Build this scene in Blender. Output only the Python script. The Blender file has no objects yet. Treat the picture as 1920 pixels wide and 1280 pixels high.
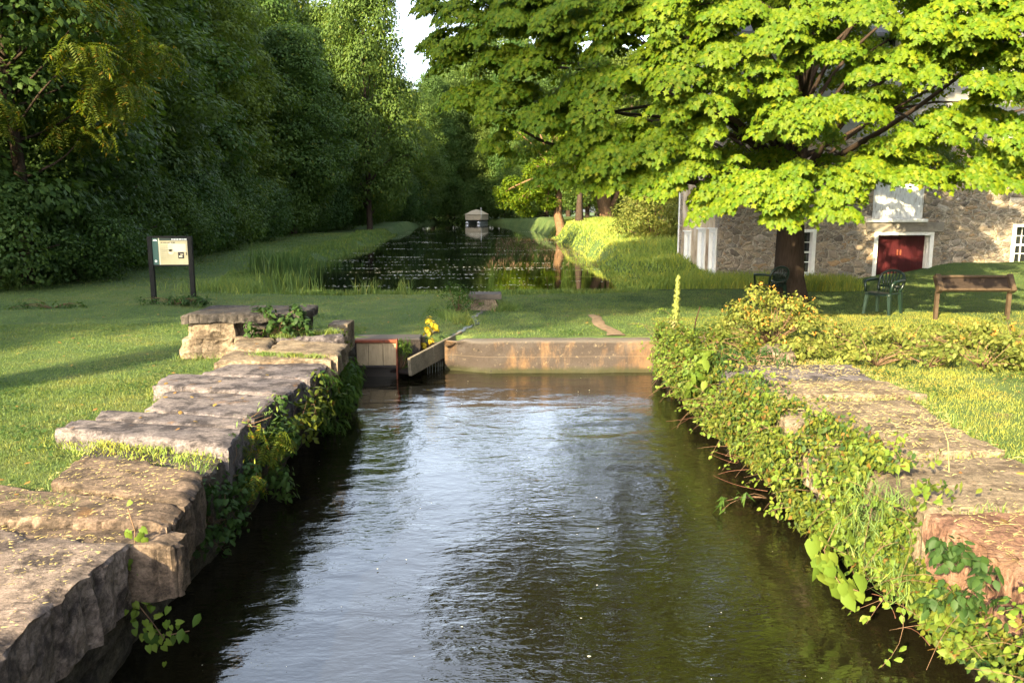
import bpy, math, random
import numpy as np
from mathutils import Vector, Matrix
rad = math.radians
rng = np.random.default_rng(11)
random.seed(5)
scene = bpy.context.scene
COL = scene.collection
# ------------------------------------------------------------------ camera
F = 1490.0; CAMZ = 2.55; PITCH = 9.34; YAW = 2.1
cd = bpy.data.cameras.new('camera'); cam = bpy.data.objects.new('camera', cd); COL.objects.link(cam)
cam.location = (0, 0, CAMZ); cam.rotation_euler = (rad(90-PITCH), 0, rad(-YAW))
cd.sensor_width = 36; cd.lens = 36*F/1920; cd.clip_end = 2000; cd.clip_start = .05
scene.camera = cam
_R = cam.rotation_euler.to_matrix()
def ray(px, py): return _R @ Vector(((px-960)/F, -(py-640)/F, -1))
def atz(px, py, z): d = ray(px, py); t = (z-CAMZ)/d.z; return np.array([d.x*t, d.y*t, z])
def aty(px, py, y): d = ray(px, py); t = y/d.y; return np.array([d.x*t, y, CAMZ+d.z*t])
def atx(px, py, x): d = ray(px, py); t = x/d.x; return np.array([x, d.y*t, CAMZ+d.z*t])
# ------------------------------------------------------------------ noise
def _h(ix, iy, iz):
    n = (ix*374761393 + iy*668265263 + iz*1274126177) & 0xffffffff
    n = ((n ^ (n >> 13))*1274126177) & 0xffffffff
    return ((n ^ (n >> 16)) & 0xffff)/32767.5 - 1
def vn(P):
    P = np.asarray(P, float); i = np.floor(P).astype(np.int64); f = P-i; f = f*f*(3-2*f)
    x, y, z = i[..., 0], i[..., 1], i[..., 2]; fx, fy, fz = f[..., 0], f[..., 1], f[..., 2]
    def L(a, b, t): return a+(b-a)*t
    return L(L(L(_h(x,y,z),_h(x+1,y,z),fx), L(_h(x,y+1,z),_h(x+1,y+1,z),fx), fy),
             L(L(_h(x,y,z+1),_h(x+1,y,z+1),fx), L(_h(x,y+1,z+1),_h(x+1,y+1,z+1),fx), fy), fz)
def fbm(P, o=4):
    P = np.asarray(P, float); s = 0; a = .5
    for _ in range(o): s = s+a*vn(P); P = P*2.03+7.1; a *= .5
    return s
def ss(a, b, x): t = np.clip((x-a)/(b-a), 0, 1); return t*t*(3-2*t)
def nrm(v): return v/np.maximum(np.linalg.norm(v, axis=-1, keepdims=True), 1e-9)
# ------------------------------------------------------------------ objects
def tag(o, label=None, cat=None, group=None, kind=None):
    for k, v in (('label', label), ('category', cat), ('group', group), ('kind', kind)):
        if v: o[k] = v
    return o
def empty(name, loc, label, cat, group=None, rz=0):
    o = bpy.data.objects.new(name, None); COL.objects.link(o); o.location = loc; o.rotation_euler = (0, 0, rz)
    o.empty_display_size = .1
    return tag(o, label, cat, group)
def link(name, me, mat, parent=None, world=False):
    o = bpy.data.objects.new(name, me); COL.objects.link(o)
    if mat is not None:
        for m in (mat if isinstance(mat, (list, tuple)) else [mat]): me.materials.append(m)
    if parent is not None:
        o.parent = parent
        if world: o.matrix_parent_inverse = Matrix.LocRotScale(parent.location, parent.rotation_euler, parent.scale).inverted()
    return o
def mesh_k(name, V, Fc, smooth=False):
    """V (n,3), Fc (m,k) all faces k-sided"""
    V = np.asarray(V, np.float32); Fc = np.asarray(Fc, np.int32); m, k = Fc.shape
    me = bpy.data.meshes.new(name); me.vertices.add(len(V)); me.vertices.foreach_set('co', V.ravel())
    me.loops.add(m*k); me.loops.foreach_set('vertex_index', Fc.ravel())
    me.polygons.add(m); me.polygons.foreach_set('loop_start', np.arange(0, m*k, k, dtype=np.int32))
    if smooth: me.polygons.foreach_set('use_smooth', np.ones(m, bool))
    me.update(calc_edges=True); me.validate(); return me
class MB:
    def __init__(s): s.v = []; s.f = []; s.sm = []
    def add(s, V, Fs, smooth=False):
        b = len(s.v); s.v += [tuple(map(float, p)) for p in V]; s.f += [tuple(i+b for i in f) for f in Fs]; s.sm += [smooth]*len(Fs)
        return s
    def box(s, x0, x1, y0, y1, z0, z1, M=None, b=0):
        if b:
            V = []; 
            for z, i in ((z0, b), (z0+b, 0), (z1-b, 0), (z1, b)):
                V += [(x0+i, y0+i, z), (x1-i, y0+i, z), (x1-i, y1-i, z), (x0+i, y1-i, z)]
            Fs = [(3, 2, 1, 0), (12, 13, 14, 15)]
            for r in range(3):
                for k in range(4): Fs.append((r*4+k, r*4+(k+1) % 4, r*4+4+(k+1) % 4, r*4+4+k))
        else:
            V = [(x0,y0,z0),(x1,y0,z0),(x1,y1,z0),(x0,y1,z0),(x0,y0,z1),(x1,y0,z1),(x1,y1,z1),(x0,y1,z1)]
            Fs = [(3,2,1,0),(4,5,6,7),(0,1,5,4),(1,2,6,5),(2,3,7,6),(3,0,4,7)]
        if M is not None: V = [M @ Vector(p) for p in V]
        return s.add(V, Fs)
    def tube(s, pts, rs, n=8, cap=True, jit=0):
        pts = [Vector(p) for p in pts]; V = []; Fs = []
        if not hasattr(rs, '__len__'): rs = [rs]*len(pts)
        ref = Vector((.31, .95, .05))
        for i, p in enumerate(pts):
            d = (pts[min(i+1, len(pts)-1)]-pts[max(i-1, 0)]).normalized()
            a = d.cross(ref)
            if a.length < .05: a = d.cross(Vector((1, 0, 0)))
            a.normalize(); c = d.cross(a)
            for k in range(n):
                t = 2*math.pi*k/n; r = rs[i]*(1+jit*math.sin(k*2.7+i*.4)*.7+jit*random.uniform(-.4, .4))
                V.append(p+a*(math.cos(t)*r)+c*(math.sin(t)*r))
        for i in range(len(pts)-1):
            for k in range(n): Fs.append((i*n+k, i*n+(k+1) % n, (i+1)*n+(k+1) % n, (i+1)*n+k))
        if cap: Fs += [tuple(range(n-1, -1, -1)), tuple((len(pts)-1)*n+k for k in range(n))]
        return s.add(V, Fs, True)
    def build(s, name, mat, parent=None, world=False):
        me = bpy.data.meshes.new(name); me.from_pydata(s.v, [], s.f); me.polygons.foreach_set('use_smooth', s.sm)
        me.update(); return link(name, me, mat, parent, world)
# ------------------------------------------------------------------ materials
class N:
    def __init__(s, name):
        s.m = bpy.data.materials.new(name); s.m.use_nodes = True; s.t = s.m.node_tree
        s.t.nodes.clear(); s.o = s.t.nodes.new('ShaderNodeOutputMaterial'); s.c = None
    def n(s, typ, ins={}, **kw):
        x = s.t.nodes.new(typ)
        for k, v in kw.items(): setattr(x, k, v)
        for k, v in ins.items():
            if isinstance(v, bpy.types.NodeSocket): s.t.links.new(v, x.inputs[k])
            else: x.inputs[k].default_value = v
        return x
    def pos(s, sc=(1, 1, 1), rot=(0, 0, 0), obj=False):
        src = s.n('ShaderNodeTexCoord').outputs['Object'] if obj else s.n('ShaderNodeNewGeometry').outputs['Position']
        return s.n('ShaderNodeMapping', {'Vector': src, 'Scale': sc, 'Rotation': rot}).outputs[0]
    def noise(s, vec, scale, det=4, rough=.6, dist=0):
        return s.n('ShaderNodeTexNoise', {'Vector': vec, 'Scale': scale, 'Detail': det, 'Roughness': rough, 'Distortion': dist}).outputs['Fac']
    def ramp(s, fac, stops):
        r = s.n('ShaderNodeValToRGB', {'Fac': fac}); e = r.color_ramp.elements
        while len(e) < len(stops): e.new(.5)
        for i, (p, c) in enumerate(stops):
            e[i].position = p; e[i].color = (c if hasattr(c, '__len__') else (c, c, c)) + ((1,) if not hasattr(c, '__len__') or len(c) == 3 else ()) if hasattr(c, '__len__') else (c, c, c, 1)
        return r.outputs[0]
    def mix(s, fac, a, b, bt='MIX'):
        x = s.n('ShaderNodeMix', data_type='RGBA', blend_type=bt)
        for i, v in ((0, fac), (6, a), (7, b)):
            if isinstance(v, bpy.types.NodeSocket): s.t.links.new(v, x.inputs[i])
            else: x.inputs[i].default_value = v if i == 0 else tuple(v)+((1,) if len(v) == 3 else ())
        return x.outputs[2]
    def math(s, op, a, b=0.5):
        return s.n('ShaderNodeMath', {0: a, 1: b}, operation=op).outputs[0]
    def bump(s, h, strength=.5, dist=.02, nrm=None):
        ins = {'Height': h, 'Strength': strength, 'Distance': dist}
        if nrm is not None: ins['Normal'] = nrm
        return s.n('ShaderNodeBump', ins).outputs[0]
    def bsdf(s, col, rough=.7, bump=None, spec=.4, **ex):
        ins = {'Base Color': col if isinstance(col, bpy.types.NodeSocket) else tuple(col)+(1,), 'Roughness': rough, 'Specular IOR Level': spec}
        ins.update(ex)
        if bump is not None: ins['Normal'] = bump
        b = s.n('ShaderNodeBsdfPrincipled', ins); s.t.links.new(b.outputs[0], s.o.inputs[0]); return s.m
def leaf_mat(name, ca, cb, tr=.45, tcol=None, rough=.55, cc=None, pc=.0, objrand=0.0, spec=.14):
    k = N(name); g = k.n('ShaderNodeNewGeometry').outputs['Random Per Island']
    stops = [(0, ca), (1, cb)] if cc is None else [(0, ca), (max(.05, 1-pc-.02), cb), (1-pc, cc), (1, cc)]
    c = k.ramp(g, stops)
    big = k.noise(k.pos(), .55, 2)
    c = k.mix(.55, c, k.mix(1, c, k.ramp(big, [(.3, (.6, .68, .62)), (.7, (1.25, 1.2, .9))]), 'MULTIPLY'))
    if objrand:
        oi = k.n('ShaderNodeObjectInfo').outputs['Random']
        c = k.mix(objrand, c, k.mix(1, c, k.ramp(oi, [(0, (.55, .75, .75)), (.5, (1, 1, 1)), (1, (1.5, 1.3, .75))]), 'MULTIPLY'))
    p = k.n('ShaderNodeBsdfPrincipled', {'Base Color': c, 'Roughness': rough, 'Specular IOR Level': spec})
    t = k.n('ShaderNodeBsdfTranslucent', {'Color': k.mix(1, c, (tcol or (1.5, 1.45, .55)), 'MULTIPLY')})
    m = k.n('ShaderNodeMixShader', {0: tr, 1: p.outputs[0], 2: t.outputs[0]})
    k.t.links.new(m.outputs[0], k.o.inputs[0]); return k.m
def simple(name, col, rough=.6, var=.25, scale=6, bumpd=.004, spec=.35, metal=0, stretch=(1, 1, 1)):
    k = N(name); p = k.pos(stretch, obj=True); f = k.noise(p, scale, 5)
    c = k.mix(1, tuple(col), k.ramp(f, [(.25, 1-var), (.75, 1+var)]), 'MULTIPLY')
    return k.bsdf(c, rough, k.bump(k.noise(p, scale*6, 4), .6, bumpd), spec, Metallic=metal)
def stone_mat(name, a, b, cdark, lichen, stretch=(5, 11, 9), lt=.3, dk=.8):
    k = N(name); p = k.pos(); ps = k.pos(stretch)
    c = k.mix(k.ramp(k.noise(p, 1.3, 5, .6), [(.35, 0.), (.65, 1.)]), a, b)
    blot = k.noise(p, 3.6, 9, .74, .2)
    c = k.mix(k.ramp(blot, [(.43, dk), (.53, 0.)]), c, cdark)
    c = k.mix(k.ramp(k.noise(p, 6.5, 8, .72), [(.56, 0.), (.68, .6)]), c, tuple(min(.7, x*1.55) for x in b))
    streak = k.noise(ps, 3.2, 7, .78, .2)
    c = k.mix(1, c, k.ramp(streak, [(.36, .5), (.62, 1.3)]), 'MULTIPLY')
    v = k.n('ShaderNodeTexVoronoi', {'Vector': k.pos((1, 1, .4)), 'Scale': 6.5, 'Randomness': 1}); sp = k.n('ShaderNodeSeparateColor', {0: v.outputs['Color']})
    d = k.math('ADD', v.outputs['Distance'], k.math('MULTIPLY', k.noise(p, 22, 6, .75), .6))
    m = k.math('MULTIPLY', k.ramp(d, [(.3, .55), (.44, 0.)]), k.math('LESS_THAN', sp.outputs[0], lt))
    c = k.mix(m, c, lichen)
    c = k.mix(k.ramp(k.noise(k.pos((1, 1, 1), (0, 0, .6)), 4.1, 5, .65), [(.63, 0.), (.74, .5)]), c, (.2, .1, .03))
    fine = k.noise(p, 55, 6, .8)
    c = k.mix(1, c, k.ramp(fine, [(.3, .6), (.7, 1.4)]), 'MULTIPLY')
    h = k.math('ADD', k.math('ADD', k.math('MULTIPLY', blot, 1.2), k.math('MULTIPLY', fine, .5)), k.math('MULTIPLY', streak, .7))
    return k.bsdf(c, .9, k.bump(h, .9, .018), .18)
def grass_col(k, gain=1.0):
    p = k.pos(); a = k.noise(p, .35, 4); b = k.noise(p, 2.3, 5, .65)
    g = [tuple(gain*x for x in c) for c in ((.05, .09, .028), (.08, .125, .036), (.13, .145, .046))]
    c = k.ramp(k.math('ADD', k.math('MULTIPLY', a, .5), k.math('MULTIPLY', b, .5)), [(.32, g[0]), (.5, g[1]), (.68, g[2])])
    return c
# ------------------------------------------------------------------ leaf geometry
def T(v, f): return np.array(v, float), np.array(f, int)
DIAMOND = T([(0,-.5,0),(.3,0,-.08),(0,.5,-.05),(-.3,0,-.08)], [(0,1,2),(0,2,3)])
OVATE = T([(0,-.5,0),(.3,-.22,-.07),(.26,.15,-.08),(0,.55,-.12),(-.26,.15,-.08),(-.3,-.22,-.07),(0,-.05,.03)],
          [(0,1,6),(1,2,6),(2,3,6),(3,4,6),(4,5,6),(5,0,6)])
HEART = T([(0,-.38,0),(.25,-.5,-.04),(.42,-.2,-.07),(.3,.2,-.07),(0,.62,-.14),(-.3,.2,-.07),(-.42,-.2,-.07),(-.25,-.5,-.04),(0,0,.03)],
          [(0,1,8),(1,2,8),(2,3,8),(3,4,8),(4,5,8),(5,6,8),(6,7,8),(7,0,8)])
_mp = [(0,-.35),(.36,-.42),(.26,-.16),(.6,.06),(.26,.14),(0,.62),(-.26,.14),(-.6,.06),(-.26,-.16),(-.36,-.42)]
MAPLE = T([(x, y, -.28*abs(x)-.18*y*y) for x, y in _mp]+[(0,-.05,.04)], [(i, (i+1) % 10, 10) for i in range(10)])
LANCE = T([(0,-.5,0),(.13,-.1,-.03),(0,.55,-.16),(-.13,-.1,-.03)], [(0,1,2),(0,2,3)])
def frond(n=8):
    V = []; Fc = []
    for i in range(n):
        y = -.45+.9*i/n; l = .24*(1-.5*abs(i-n*.4)/n)
        for s in (-1, 1):
            b = len(V); zd = -.35*(y+.45)**2
            V += [(0, y, zd), (s*l*.5, y+.005, zd-.02), (s*l, y+.09, zd-.09), (s*l*.5, y+.085, zd-.02)]; Fc += [(b, b+1, b+2), (b, b+2, b+3)]
    b = len(V); V += [(-.012,-.5,0), (.012,-.5,0), (0,.5,-.3)]; Fc += [(b, b+1, b+2)]
    return T(V, Fc)
FROND = frond()
def leaf_geo(P, Nn, U, S, tmpl):
    tv, tf = tmpl; P = np.asarray(P); n = len(P); Nn = nrm(np.asarray(Nn)); X = nrm(np.cross(U, Nn)); Y = np.cross(Nn, X)
    S = np.broadcast_to(np.asarray(S, float), (n,))
    V = P[:, None]+S[:, None, None]*(tv[None, :, 0:1]*X[:, None]+tv[None, :, 1:2]*Y[:, None]+tv[None, :, 2:3]*Nn[:, None])
    Fc = tf[None]+(np.arange(n)*len(tv))[:, None, None]
    return V.reshape(-1, 3), Fc.reshape(-1, tf.shape[1])
def leaves(name, P, Nn, U, S, tmpl, mat, parent=None, world=False):
    V, Fc = leaf_geo(P, Nn, U, S, tmpl); return link(name, mesh_k(name, V, Fc), mat, parent, world)
def rdir(n): return nrm(rng.normal(size=(n, 3)))
def clump(c, r, n, up=.5, shell=.55, half=-1.0, droop=.5):
    """points in an ellipsoid; returns P,N,U"""
    d = rdir(int(n*1.6)); d = d[d[:, 2] > half][:n]; n = len(d)
    u = shell+(1-shell)*rng.random(n)**.6; lump = 1+.28*vn(d*2.3+np.asarray(c)*3.1)
    P = np.asarray(c)+d*np.asarray(r)*(u*lump)[:, None]
    Nn = nrm(d/np.asarray(r)*np.min(r))*.8+rdir(n)*.55; Nn[:, 2] += up
    U = d*np.array([1, 1, .3])+rdir(n)*.6; U[:, 2] -= droop
    return P, Nn, U
def blades(name, P, H, W, mat, lean=.35, kind='stuff', parent=None, segs=1, az=None):
    """grass blades rooted at P"""
    n = len(P); a = rng.random(n)*6.283 if az is None else az; s = np.stack([np.cos(a), np.sin(a), 0*a], 1)
    b = rng.random(n)*6.283; l = np.stack([np.cos(b), np.sin(b), 0*b], 1)*(lean*rng.random(n)*H)[:, None]
    H = np.broadcast_to(H, (n,)); W = np.broadcast_to(W, (n,))
    up = np.zeros((n, 3)); up[:, 2] = H*np.sqrt(np.maximum(.1, 1-(lean*.6)**2))
    w = s*(W*.5)[:, None]
    if segs == 1:
        V = np.stack([P-w, P+w, P+up+l], 1).reshape(-1, 3); Fc = np.arange(3*n).reshape(-1, 3)
    else:
        m = P+up*.6+l*.35
        V = np.stack([P-w, P+w, m+w*.7, m-w*.7, P+up+l*1.25], 1).reshape(-1, 3); b0 = (np.arange(n)*5)[:, None]
        Fc = np.concatenate([b0+np.array([[0, 1, 2]]), b0+np.array([[0, 2, 3]]), b0+np.array([[3, 2, 4]])], 1).reshape(-1, 3)
    return link(name, mesh_k(name, V, Fc), mat, parent)
# ================================================================== light
SUN_AZ, SUN_EL = 33, 23          # sun stands behind the camera, to the left
w = bpy.data.worlds.new('World'); scene.world = w; w.use_nodes = True
nt = w.node_tree; bg = nt.nodes['Background']; sky = nt.nodes.new('ShaderNodeTexSky'); sky.sky_type = 'NISHITA'
sky.sun_disc = False; sky.sun_elevation = rad(SUN_EL); sky.sun_rotation = rad(180+SUN_AZ); sky.dust_density = 2.6
hs = nt.nodes.new('ShaderNodeHueSaturation'); hs.inputs['Saturation'].default_value = .55; nt.links.new(sky.outputs[0], hs.inputs['Color']); nt.links.new(hs.outputs[0], bg.inputs[0]); bg.inputs[1].default_value = .15
sl = bpy.data.lights.new('sun', 'SUN'); so = bpy.data.objects.new('sun', sl); COL.objects.link(so)
sl.energy = 5.0; sl.angle = rad(.6); sl.color = (1, .81, .48)
Ld = Vector((math.sin(rad(SUN_AZ))*math.cos(rad(SUN_EL)), math.cos(rad(SUN_AZ))*math.cos(rad(SUN_EL)), -math.sin(rad(SUN_EL))))
so.rotation_euler = Ld.to_track_quat('-Z', 'Y').to_euler()
vs = scene.view_settings; vs.view_transform = 'Standard'; vs.look = 'None'; vs.exposure = 2.48; vs.gamma = 1
cy = scene.cycles; scene.render.engine = 'CYCLES'
cy.max_bounces = 7; cy.diffuse_bounces = 3; cy.glossy_bounces = 3; cy.transmission_bounces = 4; cy.transparent_max_bounces = 6
cy.caustics_reflective = False; cy.caustics_refractive = False; cy.sample_clamp_indirect = 6
# ================================================================== materials
M = {}
M['maple'] = leaf_mat('maple leaf', (.052, .112, .007), (.122, .165, .007), .45, (1.6, 1.4, .3), cc=(.15, .165, .01), pc=.02)
M['forest'] = leaf_mat('forest leaf', (.042, .08, .02), (.076, .12, .026), .38, cc=(.12, .13, .02), pc=.015, objrand=.7)
M['forest_b'] = leaf_mat('oak leaf', (.048, .084, .023), (.085, .125, .03), .38, objrand=.7)
M['walnut'] = leaf_mat('walnut leaf', (.05, .085, .012), (.1, .12, .012), .42, cc=(.18, .12, .015), pc=.07)
M['shrub'] = leaf_mat('shrub leaf', (.034, .07, .02), (.06, .1, .026), .35, objrand=.5)
M['yellow_shrub'] = leaf_mat('pale shrub leaf', (.085, .115, .025), (.165, .17, .042), .38)
M['creeper'] = leaf_mat('creeper leaf', (.03, .055, .01), (.1, .115, .016), .32, cc=(.13, .075, .02), pc=.05)
M['dark_creeper'] = leaf_mat('dark creeper leaf', (.018, .042, .012), (.036, .07, .018), .3)
M['bright_creeper'] = leaf_mat('bright creeper leaf', (.07, .12, .018), (.125, .165, .026), .35)
M['red_creeper'] = leaf_mat('reddish creeper leaf', (.085, .045, .018), (.12, .085, .025), .3)
M['fern'] = leaf_mat('fern leaf', (.03, .068, .014), (.058, .1, .018), .4)
M['yellow_leaf'] = leaf_mat('yellow leaf', (.3, .24, .02), (.42, .33, .03), .4)
M['pale_flower'] = leaf_mat('pale flower', (.15, .18, .045), (.25, .26, .07), .3, (1, 1, .6))
M['blossom'] = leaf_mat('orange blossom', (.4, .16, .03), (.5, .28, .07), .3, (1, .9, .5))
def blade_mat(name, gain, tr=.35, hue=None):
    k = N(name); c = grass_col(k, gain)
    if hue: c = k.mix(1, c, hue, 'MULTIPLY')
    g = k.n('ShaderNodeNewGeometry').outputs['Random Per Island']
    c = k.mix(1, c, k.ramp(g, [(0, (.75, .8, .8)), (.7, (1.15, 1.15, 1)), (1, (1.9, 1.5, .9))]), 'MULTIPLY')
    p = k.n('ShaderNodeBsdfPrincipled', {'Base Color': c, 'Roughness': .55, 'Specular IOR Level': .25})
    t = k.n('ShaderNodeBsdfTranslucent', {'Color': k.mix(1, c, (1.4, 1.35, .6), 'MULTIPLY')})
    m = k.n('ShaderNodeMixShader', {0: tr, 1: p.outputs[0], 2: t.outputs[0]}); k.t.links.new(m.outputs[0], k.o.inputs[0]); return k.m
M['blade'] = blade_mat('lawn blade', 1.05)
M['dry_sunlit_blade'] = blade_mat('dry sunlit lawn blade', 1.25, .3, (1.45, 1.08, .8))  # dry turf, with warm sunlight also put into its yellow
M['tall_blade'] = blade_mat('tall grass blade', 1.25)
M['meadow_blade'] = blade_mat('meadow grass blade', 1.9, .35, (1.15, 1, .75))
M['reed_dark'] = blade_mat('dark reed blade', .8, .3, (.8, 1, 1))
M['dry'] = leaf_mat('dry grass', (.2, .165, .075), (.34, .28, .13), .2, (1, 1, .8))
M['pondstem'] = leaf_mat('pond stem', (.1, .065, .045), (.16, .105, .065), .3, (1, 1, 1))
k = N('soil and turf'); c = grass_col(k, .82); fine = k.noise(k.pos(), 26, 5, .75)
c = k.mix(1, c, k.ramp(fine, [(.3, .6), (.7, 1.3)]), 'MULTIPLY')
c = k.mix(k.ramp(k.noise(k.pos(), 1.1, 4, .65), [(.66, 0.), (.74, .8)]), c, (.16, .115, .05))
M['ground'] = k.bsdf(c, .95, k.bump(fine, .8, .03), .15)
M['slab'] = stone_mat('weathered schist', (.1, .089, .096), (.155, .132, .128), (.03, .026, .029), (.36, .34, .3), dk=.92)
M['slab_c'] = stone_mat('warm grey schist', (.15, .118, .102), (.21, .165, .138), (.045, .036, .034), (.42, .38, .31), dk=.92)
M['slab_b'] = stone_mat('brown schist', (.115, .082, .062), (.17, .125, .09), (.035, .027, .021), (.36, .28, .15), lt=.12)
M['slab_tan'] = stone_mat('tan schist', (.155, .122, .088), (.21, .165, .113), (.065, .047, .033), (.33, .28, .19), (6, 8, 8), lt=.12, dk=.75)
M['red_stone'] = stone_mat('red brown stone', (.2, .11, .075), (.25, .15, .1), (.08, .04, .028), (.34, .24, .16), (12, 12, 2.2), lt=.1)
M['wallstone'] = stone_mat('dark wall stone', (.05, .044, .04), (.085, .072, .058), (.018, .016, .015), (.15, .14, .1), (4, 4, 7), lt=.1)
k = N('stained concrete'); p = k.pos(); st = k.pos((1, 1, .35))
c = k.mix(k.ramp(k.noise(p, 2.2, 5), [(.35, 0.), (.65, 1.)]), (.095, .056, .03), (.135, .085, .048))
c = k.mix(k.ramp(k.noise(st, 1.9, 7, .68), [(.49, .96), (.61, .0)]), c, (.04, .033, .03))
c = k.mix(k.ramp(k.noise(p, 15, 5, .7), [(.6, 0.), (.7, .5)]), c, (.2, .155, .1))
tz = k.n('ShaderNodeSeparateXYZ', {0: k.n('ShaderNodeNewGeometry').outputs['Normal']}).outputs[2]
zz = k.n('ShaderNodeSeparateXYZ', {0: p}).outputs[2]; zn = k.math('ADD', zz, k.math('MULTIPLY', k.noise(p, 6, 5, .7), .12))
c = k.mix(k.ramp(zn, [(.1, .9), (.17, 0.)]), c, (.03, .032, .014)); c = k.mix(k.ramp(k.math('ABSOLUTE', k.math('SUBTRACT', zz, .262), 0), [(.003, .2), (.007, 0.)]), c, (.24, .18, .12))
v = k.n('ShaderNodeTexVoronoi', {'Vector': p, 'Scale': 4.2}); c = k.mix(k.ramp(v.outputs['Distance'], [(.06, .9), (.085, 0.)]), c, (.02, .017, .015))
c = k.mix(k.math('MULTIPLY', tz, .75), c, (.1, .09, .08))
M['concrete'] = k.bsdf(c, .9, k.bump(k.noise(p, 22, 6, .7), .8, .02), .2)
def wood_mat(name, a, b, stretch, rough=.8):
    k = N(name); p = k.pos(stretch, obj=True); f = k.noise(p, 3, 6, .65, .4)
    c = k.ramp(f, [(.3, a), (.7, b)]); c = k.mix(k.ramp(k.noise(k.pos(obj=True), 4, 4), [(.5, 0.), (.75, .6)]), c, tuple(x*.45 for x in a))
    return k.bsdf(c, rough, k.bump(f, .5, .006), .25)
M['gate_wood'] = wood_mat('pale gate planks', (.26, .195, .115), (.38, .3, .19), (14, 14, 1.2))
M['grey_wood'] = wood_mat('old grey board', (.1, .085, .06), (.19, .165, .12), (2, 14, 14))
M['rust'] = simple('rusty iron', (.15, .04, .018), .8, .5, 12)
M['wet_dark'] = simple('wet dark timber', (.018, .013, .011), .4, .4, 10)
M['black_metal'] = simple('black painted metal', (.005, .0055, .0055), .6, .2, 6, .001, .15)
M['brown_metal'] = simple('brown painted metal', (.05, .034, .021), .5, .35, 9, .002)
M['brown_dark'] = simple('brown panel back', (.018, .011, .007), .6, .3, 9, .002)
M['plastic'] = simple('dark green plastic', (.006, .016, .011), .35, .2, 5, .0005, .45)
M['plastic_lit'] = simple('sunlit green plastic', (.05, .085, .05), .45, .2, 5, .0005, .4)  # paler green paints sunlight onto the legs of one chair
M['bark'] = simple('dark bark', (.042, .03, .022), .95, .5, 5, .03, .1, 0, (6, 6, 1))
M['bark_tan'] = simple('tan bark', (.14, .085, .048), .95, .5, 4, .03, .1, 0, (5, 5, 1))
M['twig'] = simple('twig', (.12, .075, .045), .9, .3, 8, .003, .1)
M['red_twig'] = simple('red twig', (.1, .045, .028), .7, .3, 8, .003, .2)
M['white_paint'] = simple('old white paint', (.72, .72, .68), .6, .14, 7, .003, .3, 0, (4, 4, 1))
k = N('peeling white boards'); p = k.pos((3, 3, .6), obj=True); f = k.noise(p, 6, 6, .7)
M['white_boards'] = k.bsdf(k.ramp(f, [(.36, (.34, .31, .26)), (.47, (.62, .63, .62)), (.7, (.75, .76, .75))]), .6, k.bump(f, .5, .004), .3)
k = N('peeling red paint'); f = k.noise(k.pos((2, 2, 1), obj=True), 11, 6, .75)
c = k.mix(k.ramp(k.noise(k.pos(obj=True), 2, 4), [(.3, 0.), (.7, 1.)]), (.034, .003, .005), (.052, .006, .008))
M['red_paint'] = k.bsdf(k.mix(k.ramp(f, [(.67, 0.), (.71, .9)]), c, (.5, .38, .33)), .5, k.bump(f, .4, .003), .35)
M['glass'] = N('dark pane').bsdf((.012, .014, .015), .06, None, .6)
k = N('rubble masonry'); p0 = k.pos((1, 1, 1.75)); wv = k.n('ShaderNodeVectorMath', {0: k.n('ShaderNodeTexNoise', {'Vector': k.pos(), 'Scale': 2.2, 'Detail': 4, 'Roughness': .6}).outputs['Color'], 3: .5}, operation='SCALE').outputs[0]
p = k.n('ShaderNodeVectorMath', {0: p0, 1: wv}, operation='ADD').outputs[0]
v1 = k.n('ShaderNodeTexVoronoi', {'Vector': p, 'Scale': 3.3, 'Randomness': 1}, feature='F1')
ed = k.n('ShaderNodeTexVoronoi', {'Vector': p, 'Scale': 3.3, 'Randomness': 1}, feature='DISTANCE_TO_EDGE').outputs['Distance']
v2 = k.n('ShaderNodeTexVoronoi', {'Vector': p, 'Scale': 8.5}, feature='F1')
e2 = k.n('ShaderNodeTexVoronoi', {'Vector': p, 'Scale': 8.5}, feature='DISTANCE_TO_EDGE').outputs['Distance']
sep = k.n('ShaderNodeSeparateColor', {0: v1.outputs['Color']}); small = k.math('GREATER_THAN', sep.outputs[1], .5)
s2 = k.n('ShaderNodeSeparateColor', {0: v2.outputs['Color']})
edge = k.math('MINIMUM', ed, k.mix(small, (1, 1, 1), k.math('MULTIPLY', e2, 1.6)))
tone = k.mix(small, sep.outputs[0], s2.outputs[0])
c = k.ramp(tone, [(0, (.13, .11, .09)), (.3, (.25, .205, .155)), (.55, (.32, .255, .175)), (.75, (.22, .2, .17)), (.93, (.33, .215, .11)), (1, (.38, .35, .3))])
c = k.mix(1, c, k.ramp(k.noise(k.pos(), 13, 6, .7), [(.3, .6), (.7, 1.4)]), 'MULTIPLY')
mort = k.ramp(k.math('ADD', edge, k.math('MULTIPLY', k.noise(k.pos(), 7, 4), .07)), [(.055, 1.), (.1, 0.)])
c = k.mix(mort, c, (.42, .37, .295))
h = k.ramp(edge, [(0, .0), (.09, .7), (.3, 1.)])
M['rubble'] = k.bsdf(c, .92, k.bump(k.math('ADD', h, k.math('MULTIPLY', k.noise(k.pos(), 16, 5, .7), .5)), 1, .045), .15)
k = N('weathered plaster'); f = k.noise(k.pos((1, 1, .6)), 1.8, 6, .7)
c = k.ramp(f, [(.35, (.2, .14, .09)), (.5, (.42, .33, .22)), (.68, (.56, .49, .38))])
M['plaster'] = k.bsdf(c, .9, k.bump(k.noise(k.pos(), 18, 5, .7), .7, .02), .2)
k = N('grey clapboard'); sx = k.n('ShaderNodeSeparateXYZ', {0: k.pos()}).outputs[2]; fr = k.math('FRACT', k.math('MULTIPLY', sx, 7.5), 0)
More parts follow.
